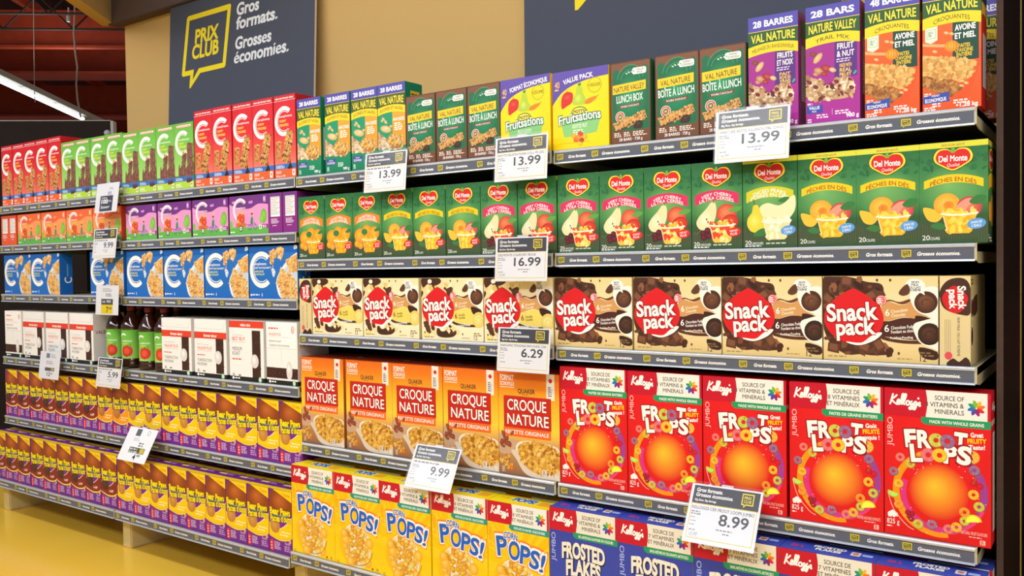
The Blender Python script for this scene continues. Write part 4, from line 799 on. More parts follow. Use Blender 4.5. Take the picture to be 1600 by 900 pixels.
# angled bulkhead beside the brown valance
bm = bmesh.new(); a = Vector((-4.72, WY - .02, 2.875)); d = Vector((.636, -.772, 0)); nrm = Vector((-.772, -.636, 0)) * .08
V = [bm.verts.new(p) for p in (a, a + d * 1.6, a + d * 1.6 + nrm, a + nrm)] + [bm.verts.new(p + Vector((0, 0, .5))) for p in (a, a + d * 1.6, a + d * 1.6 + nrm, a + nrm)]
for q in ((0, 1, 2, 3), (4, 5, 6, 7), (0, 1, 5, 4), (1, 2, 6, 5), (2, 3, 7, 6), (3, 0, 4, 7)): bm.faces.new([V[i] for i in q])
bmesh.ops.recalc_face_normals(bm, faces=bm.faces[:]); S(mesh_obj('trim_2', bm, M['tan']))
# red roof beams and joists
n = 3
for f, w, z, wh in ((14.5, .12, 4.99, .62), (16.6, .62, 4.99, .85), (21, .5, 4.99, .8), (25, .5, 4.99, .8)):
    o = slab('trim_%d' % n, f - w / 2, f + w / 2, -22, -2.6, z, z + .04, M['red']); S(o)
    slab('beam_web', f - .015 + w * .35, f + .015 + w * .35, -22, -2.6, z + .04, z + wh, M['red'], o); n += 1
o = slab('trim_%d' % n, 11.58, 11.64, -20, -3, 4.98, 5.05, M['red']); S(o); n += 1
for i, f in enumerate((12.6, 13.4)):
    bm = bmesh.new()
    tube(bm, [bpt(f, -18, 5.0), bpt(f, -3, 5.0)], .018, 6); tube(bm, [bpt(f, -18, 5.5), bpt(f, -3, 5.5)], .018, 6)
    for k in range(30):
        l = -18 + k * .5; tube(bm, [bpt(f, l, 5.0 if k % 2 else 5.5), bpt(f, l + .5, 5.5 if k % 2 else 5.0)], .014, 5)
    S(mesh_obj('trim_%d' % n, bm, M['darksteel'])); n += 1
for i, l in enumerate((-12, -9.6, -8.2, -6.9, -5.6)):
    S(slab('trim_%d' % n, 8.4, 29, l, l + .09, 5.75, 5.9, M['red'])); n += 1

# ------------------------------------------------------------------ far fixtures on the left
lamp = bpy.data.objects.new('strip_light', None); COL.objects.link(lamp)
tag(lamp, 'long white fluorescent strip light hanging under the dark red roof', 'ceiling light')
def uray(u, v): return (FW + RT2 * ((u - 800) / FPX) + UP2 * ((450 - v) / FPX))
def at_z(u, v, z): d = uray(u, v); return CAM + d * ((z - CAM.z) / d.z)
def at_f(u, v, f): return CAM + uray(u, v) * f
p1 = at_z(130, 186, 4.0); p0 = at_z(0, 126, 4.0); dr = (p1 - p0).normalized(); lamp.location = p1
bm = bmesh.new(); side = dr.cross(Vector((0, 0, 1))).normalized()
def beam_box(bm, a, b, w, h0, h1):
    V = [bm.verts.new(p + side * s + Vector((0, 0, z))) for z in (h0, h1) for p, s in ((a, -w), (a, w), (b, w), (b, -w))]
    for q in ((0, 1, 2, 3), (4, 5, 6, 7), (0, 1, 5, 4), (1, 2, 6, 5), (2, 3, 7, 6), (3, 0, 4, 7)): bm.faces.new([V[i] for i in q])
    bmesh.ops.recalc_face_normals(bm, faces=bm.faces[:])
beam_box(bm, Vector((0, 0, 0)) + dr * 1.5, -dr * 7.5, .07, .05, .13); mesh_obj('housing', bm, M['lamphouse'], lamp)
for k in range(6):
    bm = bmesh.new(); tube(bm, [-dr * (k * 1.22 + .02), -dr * (k * 1.22 + 1.17)], .033, 8); mesh_obj('tube', bm, M['tube'], lamp)
lc = bpy.data.lights.new('strip_glow', 'AREA'); lc.shape = 'RECTANGLE'; lc.size = 7; lc.size_y = .2; lc.energy = 110; lc.color = (.95, 1, .97)
lo = bpy.data.objects.new('strip_glow', lc); COL.objects.link(lo); lo.location = p1 - dr * 3.5 + Vector((0, 0, .2)); lo.rotation_euler = (-Vector((0, 0, 1))).to_track_quat('-Z', 'Y').to_euler()
lo.rotation_euler = Matrix((dr, Vector((0, 0, -1)).cross(dr) * -1, Vector((0, 0, -1)))).transposed().to_euler()   # washes up on the roof
bm = bmesh.new(); f0 = 12.6; tube(bm, [at_f(u, v, f0) for u, v in ((115, -20), (117, 20), (115, 50), (118, 85), (121, 105), (119, 130), (121, 155), (125, 176), (126, 183))], .013, 6)
tag(mesh_obj('hanging_cable', bm, M['cable']), 'pale wavy cable hanging down to the end of the strip light', 'cable')
bm = bmesh.new(); tube(bm, [at_f(52, -20, 12.0), at_f(54, 150, 12.0), at_f(55, 160, 12.0)], .006, 5); tag(mesh_obj('suspension_wire', bm, M['cable']), 'thin straight wire hanging left of the wavy cable', 'wire')
bm = bmesh.new(); tube(bm, [at_f(107, 12, 13), at_f(106.5, 26, 13)], .012, 6); tube(bm, [at_f(106.5, 25, 13), at_f(107, 34, 13)], .028, 6); tag(mesh_obj('sprinkler_pendant', bm, M['steel']), 'small pale pendant hanging from the roof left of the wavy cable', 'sprinkler')
bd = bpy.data.objects.new('end_display_board', None); COL.objects.link(bd); tag(bd, 'dark brown display board with round bolts standing beyond the far left shelves', 'board')
bf = 6.5; tr = at_f(177, 189, bf); bd.location = (tr.x, tr.y, 0)
def brel(l, z, f=0): return BD2 * l + BD1 * f + Vector((0, 0, z))
def bslab(name, l0, l1, z0, z1, f0, f1, mat):
    bm = bmesh.new(); V = [bm.verts.new(brel(l, z, f)) for z in (z0, z1) for f, l in ((f0, l0), (f0, l1), (f1, l1), (f1, l0))]
    for q in ((0, 1, 2, 3), (4, 5, 6, 7), (0, 1, 5, 4), (1, 2, 6, 5), (2, 3, 7, 6), (3, 0, 4, 7)): bm.faces.new([V[i] for i in q])
    bmesh.ops.recalc_face_normals(bm, faces=bm.faces[:]); return mesh_obj(name, bm, mat, bd)
bslab('board_panel', -3.2, -.02, 0, tr.z, 0, .05, M['dark_board']); bslab('edge_strip', -.02, .0, 0, tr.z, -.004, .06, M['lamphouse']); bslab('top_strip', -3.2, -.02, tr.z, tr.z + .006, -.004, .06, M['lamphouse'])
for u in (21, 168):
    q = at_f(u, 208, bf) - Vector(bd.location); bm = bmesh.new(); bmesh.ops.create_uvsphere(bm, u_segments=12, v_segments=8, radius=.024, matrix=Matrix.Translation(q - BD1 * .004)); mesh_obj('bolt_head', bm, M['steel'], bd, smooth_=True)

# ------------------------------------------------------------------ signs on the wall
def sign(label, x0, x1, z0, z1, yb, yt, draw):
    w, h = (x1 - x0) * 1000, (z1 - z0) * 1000; o = bpy.data.objects.new('wall_sign', None); COL.objects.link(o); o.location = (x0, yb, z0); o.rotation_euler = (-math.atan2(yt - yb, z1 - z0), 0, 0)
    tag(o, label, 'sign'); box_obj('panel', (0, 0, 0, w / 1000, .012, h / 1000), M['board_edge'], o, .0008)
    for nm, A in draw(w, h):
        link(nm, to_mesh(nm, [A.arrays(lambda x, y, k: (x / 1000, -.0006 - EPS * 2 * k, (h - y) / 1000))], M['board']), o)
    return o
DK = (76, 80, 94); YE = (240, 216, 40)
def draw1(w, h):
    F = Art(w, h, DK); B = T = F
    th = 27; K = lambda x, y: (x - (y - 230) * .128 + 0, y)
    B.poly([K(*q) for q in [(160, 244), (172, 232), (538, 230), (548, 240), (548, 552), (538, 562), (330, 562), (252, 634), (242, 634), (240, 562), (172, 562), (160, 552)]], YE)
    B.poly([K(*q) for q in [(160 + th, 232 + th), (548 - th, 232 + th), (548 - th, 562 - th), (314, 562 - th), (266, 592), (268, 562 - th), (160 + th, 562 - th)]], DK)
    B.t('PRIX', 338, 394, 208, 74, YE, .036, al='c', skew=.08); B.t('CLUB', 326, 476, 236, 74, YE, .036, al='c', skew=.08)
    for q, x, y, ww in (('Gros', 592, 303, 182), ('formats.', 590, 376, 330), ('Grosses', 584, 481, 290), ('économies.', 576, 554, 432)): T.t(q, x, y, ww, 62, (226, 228, 232), .032, skew=.08)
    return (('printed_face', F),)
sign('dark grey wall sign with yellow speech bubble and white lettering', -4.11, -2.915, 2.12, 3.02, .515, .555, draw1)
def draw2(w, h):
    F = Art(w, h, DK); B = F; y1 = 540
    B.poly([(120, 60), (640, 60), (640, y1), (382, y1), (252, 652), (238, 652), (236, y1), (120, y1)], YE); B.poly([(156, 96), (604, 96), (604, y1 - 36), (156, y1 - 36)], DK)
    return (('printed_face', F),)
sign('dark grey wall sign behind the fruit snack and lunch box cartons', -1.69, -.455, 1.95, 3.02, .535, .545, draw2)

# ------------------------------------------------------------------ shelving
BX = [0.0, -1.22, -2.455, -3.74, -4.995]         # bay joints, right to left
NAMES = {4: 0, 3: 1, 2: 2, 1: 3}
def strip_art(L):
    A = Art(L, 27, (92, 97, 111)); n = max(1, round(L / 305)); p = L / n
    for i in range(n):
        x = i * p + 8
        club_logo(A, x, 2.5, 23, 17.5, (214, 196, 50), (60, 62, 66), .09); A.t('Gros formats.', x + 42, 17.5, 66, 9, W_, .035, skew=.18)
        club_logo(A, x + 128, 2.5, 23, 17.5, (214, 196, 50), (60, 62, 66), .09); A.t('Grosses économies.', x + 164, 17.5, 98, 9, W_, .035, skew=.18)
    return A
RAIL = [(.003, 0), (-.004, -.001), (-.006, -.004), (-.006, -.009), (-.002, -.0105), (-.002, -.0385), (-.006, -.040), (-.007, -.044), (.003, -.045)]
def make_shelf(bay, z, label, y0=0.0, x0=None, x1=None, depth=.5, group='shelves'):
    i = NAMES[bay]; xr = (BX[i] if x1 is None else x1) - .004; xl = (BX[i + 1] if x0 is None else x0) + .004; L = xr - xl
    bm = bmesh.new(); bbox(bm, 0, .004, -.022, L, depth - y0, -.0005, .001)
    o = mesh_obj('metal_shelf', bm, M['shelf'], None, (xl, y0, z)); tag(o, label, 'shelf', group)
    bm = bmesh.new(); prism_x(bm, RAIL, .004, L - .004); r = mesh_obj('price_rail', bm, M['rail'], o)
    A = strip_art((L - .012) * 1000); link('printed_strip', to_mesh('printed_strip', [A.arrays(lambda x, y, k: (.006 + x / 1000, -.0032 - EPS * k, -.0112 - y / 1000))], M['strip']), r)
    for x in (0, L):
        bm = bmesh.new(); s = -.003 if x else .003
        P = [(.0, 0), (.0, -.042), (.05, -.0495), (depth - y0, -.0495), (depth - y0, 0)]
        prism_x(bm, P, x, x + s); bbox(bm, min(x, x + s * 4), -.001, -.042, max(x, x + s * 4), .004, -.001); mesh_obj('end_bracket', bm, M['bracket'], o)
    return o
SH = {}
def sh(bay, row, z, txt, **k): SH[bay, row] = make_shelf(bay, z, txt, **k)
sh(4, 'A', 1.751, 'metal shelf with grey price rail under the purple and orange bar cartons'); sh(4, 'B', 1.421, 'metal shelf with grey price rail under the diced peach cartons')
sh(4, 'C', 1.118, 'metal shelf with grey price rail under the chocolate fudge pudding cartons'); sh(4, 'D', .674, 'metal shelf with grey price rail under the red ring cereal cartons')
sh(3, 'A', 1.755, 'metal shelf with grey price rail under the orange and green nut bar cartons'); sh(3, 'B', 1.421, 'metal shelf with grey price rail under the mandarin cup cartons')
sh(3, 'C', 1.119, 'metal shelf with grey price rail under the chocolate and vanilla pudding cartons'); sh(3, 'D', .674, 'metal shelf with grey price rail under the orange granola cereal cartons')
sh(2, 'A', 1.757, 'metal shelf with grey price rail under the red chewy bar cartons beside the sign'); sh(2, 'B', 1.533, 'metal shelf with grey price rail under the purple drink cartons')
sh(2, 'C', 1.259, 'metal shelf with grey price rail under the row of blue cartons above the bottles'); sh(2, 'D', .90, 'metal shelf with grey price rail under the bottles and right-hand coffee cartons'); sh(2, 'E', .568, 'metal shelf with grey price rail under the right half of the upper biscuit row')
sh(1, 'A', 1.765, 'metal shelf with grey price rail under the red cartons at far left'); sh(1, 'B', 1.541, 'metal shelf with grey price rail under the orange drink cartons'); sh(1, 'C', 1.263, 'metal shelf with grey price rail under the far left blue cartons with a gap')
sh(1, 'D', .905, 'metal shelf with grey price rail under the far left coffee cartons'); sh(1, 'E', .563, 'metal shelf with grey price rail under the chocolate biscuit cartons of the upper row')
YB = -.067
sh(4, 'F', .262, 'bottom shelf under the blue flake cereal cartons', y0=YB); sh(3, 'F', .245, 'bottom shelf under the yellow corn puff cereal cartons', y0=YB)
sh(2, 'F', .216, 'bottom shelf under the yellow biscuit cartons, above bare yellow floor', y0=YB); sh(1, 'F', .216, 'bottom shelf under the chocolate biscuit cartons at far left', y0=YB, x0=-5.10)
TXT = {0: 'right-hand', 1: 'second from right', 2: 'second from left', 3: 'far left'}
for i in range(4):
    o = box_obj('back_panel', (BX[i + 1] + .003, .505, .16, BX[i] - .003, .52, 1.74), M['back']); tag(o, 'dark back panel closing the %s shelving section behind the cartons' % TXT[i], 'back panel', 'shelving backs')
PT = ['right end', 'joint left of the diced peach section', 'joint beside the red chewy cartons', 'joint behind the white labels', 'far left end']
for i, x in enumerate(BX):
    bm = bmesh.new(); bbox(bm, x - .0025 - (.03 if i == 0 else .015), .5205, .0, x + (.0 if i == 0 else .015), .56, 1.745, .002); tag(mesh_obj('upright_post', bm, M['post']), 'slotted metal upright post at the %s' % PT[i], 'post', 'shelving posts')
    if i: 
        bm = bmesh.new(); bbox(bm, x - .075, .012, .0, x, .50, .163, .006); tag(mesh_obj('base_foot', bm, M['foot']), 'cream base foot on the yellow floor, %s' % PT[i], 'foot', 'shelving feet')
ep = bpy.data.objects.new('gondola_end_board', None); COL.objects.link(ep); ep.location = (.0305, 0, 0); tag(ep, 'dark brown laminate end panel closing the shelving at the right edge', 'end panel')
box_obj('panel', (0, .072, 0, .014, .50, 2.9), M['wood'], ep); box_obj('edge_band', (-.0005, .070, 0, .0145, .0718, 2.9), M['woodedge'], ep)
# sliver of the next fixture past the end panel
nf = bpy.data.objects.new('neighbour_gondola', None); COL.objects.link(nf); nf.location = (-.5, 1.02, 0); tag(nf, 'dark shelving of the next fixture glimpsed past the end panel', 'shelving')
box_obj('panel', (0, 0, 0, 2.2, .04, 4.0), M['back'], nf, .003)
for z in (.56, .98): box_obj('shelf_board', (.56, -.2, z - .022, 2.2, -.001, z - .001), M['shelf'], nf, .002)
# ------------------------------------------------------------------ cartons: one prototype of each kind, copies placed along the shelves
ORD = ['first', 'second', 'third', 'fourth', 'fifth', 'sixth', 'seventh', 'eighth', 'ninth', 'tenth', 'eleventh']
def put(proto, used, xl, y, z, w, label, cat, group, rz=0):
    """xl is the front left edge in metres, w the carton width in mm"""
    o = copytree(proto) if used else proto
    o.location = (xl + w / 2000, y, z); o.rotation_euler = (0, 0, rz); tag(o, label, cat, group); return o
def row(proto, w, xs, y, z, labels, cat, group, jit=.004, first=True):
    R = random.Random(int(xs[0] * 1000) + len(xs)); out = []
    for i, x in enumerate(xs): out.append(put(proto, not (first and i == 0), x + .0005, y + R.uniform(0, jit), z, w, labels[i], cat, group, 0))
    return out
def ords(fmt, n, start=0): return [fmt % ORD[start + i] for i in range(n)]

# --- top shelf, left to right
P = carton('snack_bar_carton', 131, 338, 120, art_chewy_red(), (200, 20, 38), (206, 30, 44), None)
row(P, 131, [-2.5915, -2.7285, -2.8655, -3.0025, -3.1395][::-1], .006, 1.758, ords('red chewy bar carton, %s from left of the five beside the sign', 5), 'snack carton', 'red chewy bar cartons beside the sign')
# far left, same red print
row(P, 131, [-4.967, -4.837, -4.706, -4.573, -4.437], .006, 1.766, ords('red chewy bar carton, %s from left at the far left end', 5), 'snack carton', 'red chewy bar cartons at far left', first=False)
for o in list(COL.objects):
    if o.get('group') == 'red chewy bar cartons at far left': o.scale.x = .98
G = carton('snack_bar_carton', 144, 298, 120, art_chewy_green(), (90, 160, 70), (110, 180, 80), None)
row(G, 144, [-4.3045, -4.16], .006, 1.766, ['green chewy bar carton touching the far left red cartons', 'green chewy bar carton second from the far left red cartons'], 'snack carton', 'green chewy bar cartons')
row(G, 144, [-4.0155, -3.871], .006, 1.766, ['green chewy bar carton just left of the white label', 'green chewy bar carton right behind the white label'], 'snack carton', 'green chewy bar cartons', first=False)
row(G, 144, [-3.727, -3.5815, -3.4365, -3.2915], .006, 1.758, ['green chewy bar carton fourth left of the red cartons', 'green chewy bar carton third left of the red cartons', 'green chewy bar carton second left of the red cartons', 'green chewy bar carton touching the first red carton beside the sign'], 'snack carton', 'green chewy bar cartons', first=False)
sd = Art(95, 308, (20, 130, 92)); sd.rect(30, 30, 80, 90, (240, 190, 40)); sd.lines(34, 40, 40, 4, 6, (60, 90, 30)); nutrition(sd, 14, 120, 70, 130)
N = carton('snack_bar_carton', 138, 308, 95, art_cashew(), (14, 112, 74), (16, 110, 76), sd)
row(N, 138, [-2.45, -2.288, -2.143, -2.0015], .006, 1.756, ords('green and orange nut bar carton, %s from left of four', 4), 'snack carton', 'green and orange nut bar cartons')
LF = carton('snack_bar_carton', 139, 248, 110, art_lunch(True), (104, 64, 42), (96, 60, 40), Art(110, 248, (30, 110, 70)))
row(LF, 139, [-1.8605, -1.7165, -1.573], .006, 1.756, ords('brown and green lunch box carton, %s from left on the middle section', 3), 'snack carton', 'lunch box bar cartons')
row(LF, 139, [-.861, -.7195], .008, 1.752, ['brown and green lunch box carton right of the one marked 28 bars', 'brown and green lunch box carton touching the first purple carton'], 'snack carton', 'lunch box bar cartons', first=False)
LE = carton('snack_bar_carton', 136, 248, 110, art_lunch(False), (104, 64, 42), (96, 60, 40), Art(110, 248, (30, 110, 70)))
row(LE, 136, [-1.012], .008, 1.752, ['brown and green lunch box carton with English wording beside the yellow carton'], 'snack carton', 'lunch box bar cartons')
MF = carton('fruit_snack_carton', 199, 248, 90, art_fruitsnack(True), (246, 206, 0), (92, 74, 168), Art(90, 248, (246, 206, 0))); row(MF, 199, [-1.4305], .006, 1.756, ['yellow fruit snack carton behind the price tag, left of the pair'], 'snack carton', 'yellow fruit snack cartons')
ME = carton('fruit_snack_carton', 205, 248, 90, art_fruitsnack(False), (246, 206, 0), (92, 74, 168), Art(90, 248, (246, 206, 0))); row(ME, 205, [-1.2215], .004, 1.752, ['yellow fruit snack carton with purple value pack banner, right of the pair'], 'snack carton', 'yellow fruit snack cartons')
sp_ = Art(100, 310, (140, 30, 120)); nutrition(sp_, 30, 90, 56, 150); sp_.rect(20, 20, 90, 70, (38, 86, 42))
TF = carton('snack_bar_carton', 138, 310, 100, art_trail(True), (128, 26, 110), (70, 60, 150), sp_); row(TF, 138, [-.573], .004, 1.752, ['purple trail mix bar carton half behind the price tag'], 'snack carton', 'purple trail mix cartons')
TE = carton('snack_bar_carton', 139, 310, 100, art_trail(False), (128, 26, 110), (70, 60, 150), sp_); row(TE, 139, [-.4145], .004, 1.752, ['purple trail mix bar carton touching the orange oat bar carton'], 'snack carton', 'purple trail mix cartons')
so = Art(100, 312, (196, 40, 30)); nutrition(so, 30, 130, 60, 130, (206, 206, 214)); so.arch(10, 100, 60, 90, 8, (220, 180, 40), k2=8); so.rect(10, 20, 100, 56, (30, 60, 36))
O_ = carton('snack_bar_carton', 130, 312, 100, art_oat(), (190, 36, 28), (60, 66, 160), so)
row(O_, 130, [-.2625, -.126], .004, 1.752, ['orange oat and honey bar carton beside the purple cartons', 'orange oat and honey bar carton at the right end of the top shelf'], 'snack carton', 'orange oat bar cartons')
row(O_, 130, [-.10], .24, 1.752, ['orange oat and honey bar carton set back behind the rightmost one'], 'snack carton', 'orange oat bar cartons', first=False)

# --- second shelf
D = carton('drink_carton', 257, 166, 86, art_drink(True), (132, 42, 130), (120, 40, 120), None, flap=False)
row(D, 257, [-3.703, -3.434, -3.168, -2.897], .006, 1.5335, ords('purple drink pouch carton facing front, %s from left', 4), 'drink carton', 'purple drink cartons')
DE = carton('drink_carton', 87, 166, 200, art_drink_end(True), (132, 42, 130), (120, 40, 120), None, flap=False)
row(DE, 87, [-2.6385, -2.547], .004, 1.5335, ['purple drink carton turned end-on, left of the two', 'purple drink carton turned end-on, right of the two'], 'drink carton', 'purple drink cartons turned end-on')
D2 = carton('drink_carton', 257, 166, 86, art_drink(False), (214, 70, 44), (206, 70, 44), None, flap=False)
row(D2, 257, [-4.792, -4.531, -4.269, -4.007], .006, 1.5415, ords('orange drink pouch carton facing front, %s from left', 4), 'drink carton', 'orange drink cartons')
DO = carton('drink_carton', 88, 166, 200, art_drink_end(False), (214, 70, 44), (206, 70, 44), None, flap=False)
row(DO, 88, [-4.985, -4.893], .004, 1.5415, ['orange drink carton turned end-on at the far left edge', 'orange drink carton turned end-on beside the first front-facing orange one'], 'drink carton', 'orange drink cartons turned end-on')
specs = [('mandarin', [-2.452, -2.298, -2.143], 'mandarin'), ('verger', [-1.988, -1.8325, -1.677], 'orchard peach'), ('cherry', [-1.5215, -1.367], None), ('cherry2', [-1.209, -1.055, -.901, -.746], None), ('pear', [-.592], None), ('diced', [-.4385, -.286, -.1335], 'diced peach')]
sd = Art(170, 250); sd.grad(0, 170, [(0, (32, 92, 52)), (120, (70, 140, 70)), (250, (44, 70, 42))]); sd.rect(0, 0, 170, 14, (206, 206, 60)); sd.ell(60, 46, 44, 28, (246, 220, 50)); sd.ell(60, 46, 38, 24, (206, 34, 30)); sd.t('Del Monte', 60, 50, 62, 14, W_, .02, al='c'); sd.arch(6, 130, 90, 124, 12, (246, 196, 30), k2=12); sd.sm([(8, 160), (40, 150), (56, 190), (20, 196)], (246, 180, 60)); sd.ell(76, 170, 30, 40, (250, 196, 80), (236, 150, 40)); sd.t('20', 6, 241, 17, 12, W_); sd.lines(26, 236, 50, 2, 4, W_)
FC = None
for kind, xs, nm in specs:
    if kind != 'cherry2': FC = carton('fruit_cup_carton', 152, 250, 170, art_fruitcup(kind.replace('2', '')), (36, 96, 54), (60, 120, 60), sd)
    if kind == 'cherry': lb = ['green cherry mix fruit cup carton left of the joint, behind two price tags', 'green cherry mix fruit cup carton between the peach ones and the section joint']; lb = ['green cherry fruit cup carton beside the last orchard peach one', 'green cherry fruit cup carton just left of the section joint']
    elif kind == 'cherry2': lb = ['green cherry fruit cup carton just right of the section joint'] + ords('green cherry fruit cup carton, %s right of the section joint', 3, 1)
    elif kind == 'pear': lb = ['green diced pear fruit cup carton with olive banner']
    else: lb = ords('green %s fruit cup carton, %%s from left of three' % nm, 3)
    row(FC, 152, xs, .006, 1.4275 - .006, lb, 'fruit cup carton', 'green fruit cup cartons', first=kind != 'cherry2')

# --- third shelf
B = carton('crispy_square_carton', 306, 220, 66, art_crisp(), (24, 98, 186), (24, 92, 176), art_crisp_end(), flap=False)
row(B, 306, [-3.711, -3.398, -3.085, -2.772], .006, 1.2595, ords('blue crispy rice square carton, %s from left of the row beside the fruit cups', 4), 'snack carton', 'blue crispy square cartons')
row(B, 306, [-4.968, -4.656, -4.044], .006, 1.2635, ['blue crispy rice square carton at the far left edge', 'blue crispy rice square carton left of the dark gap', 'blue crispy rice square carton right of the dark gap behind the labels'], 'snack carton', 'blue crispy square cartons', first=False)
ss = Art(120, 222, (222, 200, 140)); ss.ell(24, 80, 20, 30, (236, 232, 220)); ss.ell(24, 80, 16, 24, (90, 54, 40)); ss.ell(26, 150, 20, 30, (236, 232, 220)); ss.ell(26, 150, 16, 24, (70, 40, 32)); ss.sm([(40, 60), (120, 50), (120, 90), (44, 100)], (90, 50, 36)); ss.rect(0, 0, 120, 24, (206, 184, 120)); ss.lines(10, 8, 40, 2, 5, (90, 60, 40))
PV = carton('pudding_carton', 281, 222, 70, art_pudding(True), (226, 206, 150), (216, 196, 140), None)
row(PV, 281, [-2.379, -2.0925, -1.8, -1.5135], .006, 1.1195, ords('cream chocolate and vanilla pudding carton, %s from left of four', 4), 'pudding carton', 'chocolate and vanilla pudding cartons')
PF = carton('pudding_carton', 280, 222, 70, art_pudding(False), (222, 198, 136), (210, 186, 120), Art(70, 222, (206, 182, 120)))
row(PF, 280, [-1.2245, -.939, -.655, -.3715], .006, 1.1185, ords('cream chocolate fudge pudding carton, %s from left of four', 4), 'pudding carton', 'chocolate fudge pudding cartons')
PE = carton('pudding_carton', 69, 222, 270, art_pudding_end(), (216, 190, 126), (206, 182, 120), ss); row(PE, 69, [-.088], .004, 1.1185, ['pudding carton turned end-on at the right end of its shelf'], 'pudding carton', 'end-on pudding cartons')
PE2 = copytree(PE); PE2.location = (-2.4515 + .0345, .004, 1.1195); tag(PE2, 'pudding carton turned end-on at the left end, beside the blue cartons', 'pudding carton', 'end-on pudding cartons')

# --- coffee and bottles
def coffee(kind):
    c = carton('coffee_carton', 232, 260, 170, art_coffee(kind), (230, 227, 225), (226, 222, 220), art_coffee_side(), flap=False)
    bm = bmesh.new(); bbox(bm, -.114, .001, .2595, .114, .168, .2612, .0004); fl = bmesh.new()
    mesh_obj('lid', bm, M['lid'], c)
    return c
M['lid'] = material('white_card_lid', (232, 229, 227), .5, .3, 0, (226, 222, 220), .02, 40)
CF, CE, CP = coffee('fr'), coffee('en'), coffee('flap')
row(CF, 232, [-3.428, -3.172], .006, .9005, ['white coffee pod carton right beside the juice bottles', 'white coffee pod carton second right of the juice bottles'], 'coffee carton', 'white coffee pod cartons')
row(CE, 232, [-2.921], .006, .9005, ['white coffee pod carton with red top band and English wording'], 'coffee carton', 'white coffee pod cartons')
row(CP, 200, [-2.672], .006, .9005, ['white coffee pod carton with brown band low down, beside the granola cereal'], 'coffee carton', 'white coffee pod cartons')
for o in [CP]: o.scale.x = .84
row(CF, 232, [-4.768, -4.515, -4.262], .006, .9055, ['white coffee pod carton second from the far left edge', 'white coffee pod carton behind the small white label at far left', 'white coffee pod carton just left of the juice bottles'], 'coffee carton', 'white coffee pod cartons', first=False)
cp = copytree(CP); cp.location = (-4.978 + .1, .006, .9055); tag(cp, 'white coffee pod carton at the far left edge with brown band low down', 'coffee carton', 'white coffee pod cartons')
def lathe(bm, prof, n=24):
    rings = [[bm.verts.new((r * math.cos(6.2832 * k / n), r * math.sin(6.2832 * k / n), z)) for k in range(n)] for r, z in prof]
    for i in range(len(rings) - 1):
        for k in range(n): bm.faces.new((rings[i][k], rings[i][(k + 1) % n], rings[i + 1][(k + 1) % n], rings[i + 1][k]))
    bm.faces.new(rings[0][::-1]); bm.faces.new(rings[-1]); bmesh.ops.recalc_face_normals(bm, faces=bm.faces[:])
bm = bmesh.new(); lathe(bm, [(.044, 0), (.05, .006), (.05, .022), (.047, .027), (.05, .032), (.05, .038), (.048, .042), (.048, .188), (.05, .192), (.05, .2), (.046, .214), (.036, .238), (.026, .256), (.019, .268), (.017, .285)])
BT = mesh_obj('juice_bottle', bm, M['juice'], smooth_=True)
bm = bmesh.new(); lathe(bm, [(.0195, .281), (.0205, .284), (.0205, .30), (.019, .303)], 20); mesh_obj('cap', bm, M['cap'], BT)
A = Art(126, 142); 
for i in range(18): A.add([(i * 7, 0), (i * 7, 142), (i * 7 + 7, 142), (i * 7 + 7, 0)], [(96, 178, 62), (150, 206, 90), (150, 206, 90), (96, 178, 62)], keep=i > 0)
A.arc(44, 40, 16, 24, 180, 320, W_); A.t('compliments', 34, 58, 56, 8, W_); A.t('POMME', 34, 72, 34, 7, (240, 226, 80), .01)
for r, c in ((30, (200, 36, 28)), (24, (216, 56, 40)), (15, (230, 84, 60))):
    for i in range(-6, 6):
        x0, x1 = r * i / 6, r * (i + 1) / 6; h0, h1 = (math.sqrt(max(0, r * r - q * q)) * .95 for q in (x0, x1))
        A.add([(63 + x0, 105 - h0), (63 + x0, 105 + h0), (63 + x1, 105 + h1), (63 + x1, 105 - h1)], c, keep=i > -6)
A.path([(64, 82), (67, 72)], 3, (70, 110, 40), 4); A.sm([(68, 78), (80, 70), (84, 76), (74, 82)], (60, 140, 50)); A.lines(24, 134, 70, 1, 4, W_)
link('label', to_mesh('label', [A.arrays(lambda x, y, k: ((.0484 + EPS * k) * math.sin((x - 63) / 48.4), -(.0484 + EPS * k) * math.cos((x - 63) / 48.4), .186 - y / 1000))], M['card']), BT)
for i, (x, t) in enumerate(((-3.905, 'first from left, behind the price tag'), (-3.768, 'second from left of the four'), (-3.614, 'third from left of the four'), (-3.482, 'beside the white coffee carton on its right'))):
    o = copytree(BT) if i else BT; o.location = (x, .06, .901 if i > 1 else .906); o.rotation_euler.z = .5; tag(o, 'dark apple juice bottle with green label, ' + t, 'bottle', 'apple juice bottles')
for i, x in enumerate((-3.87, -3.70, -3.55)):
    o = copytree(BT); o.location = (x, .175, .901 if i > 1 else .906); tag(o, 'dark apple juice bottle in the back row, %s from left' % ORD[i], 'bottle', 'apple juice bottles')

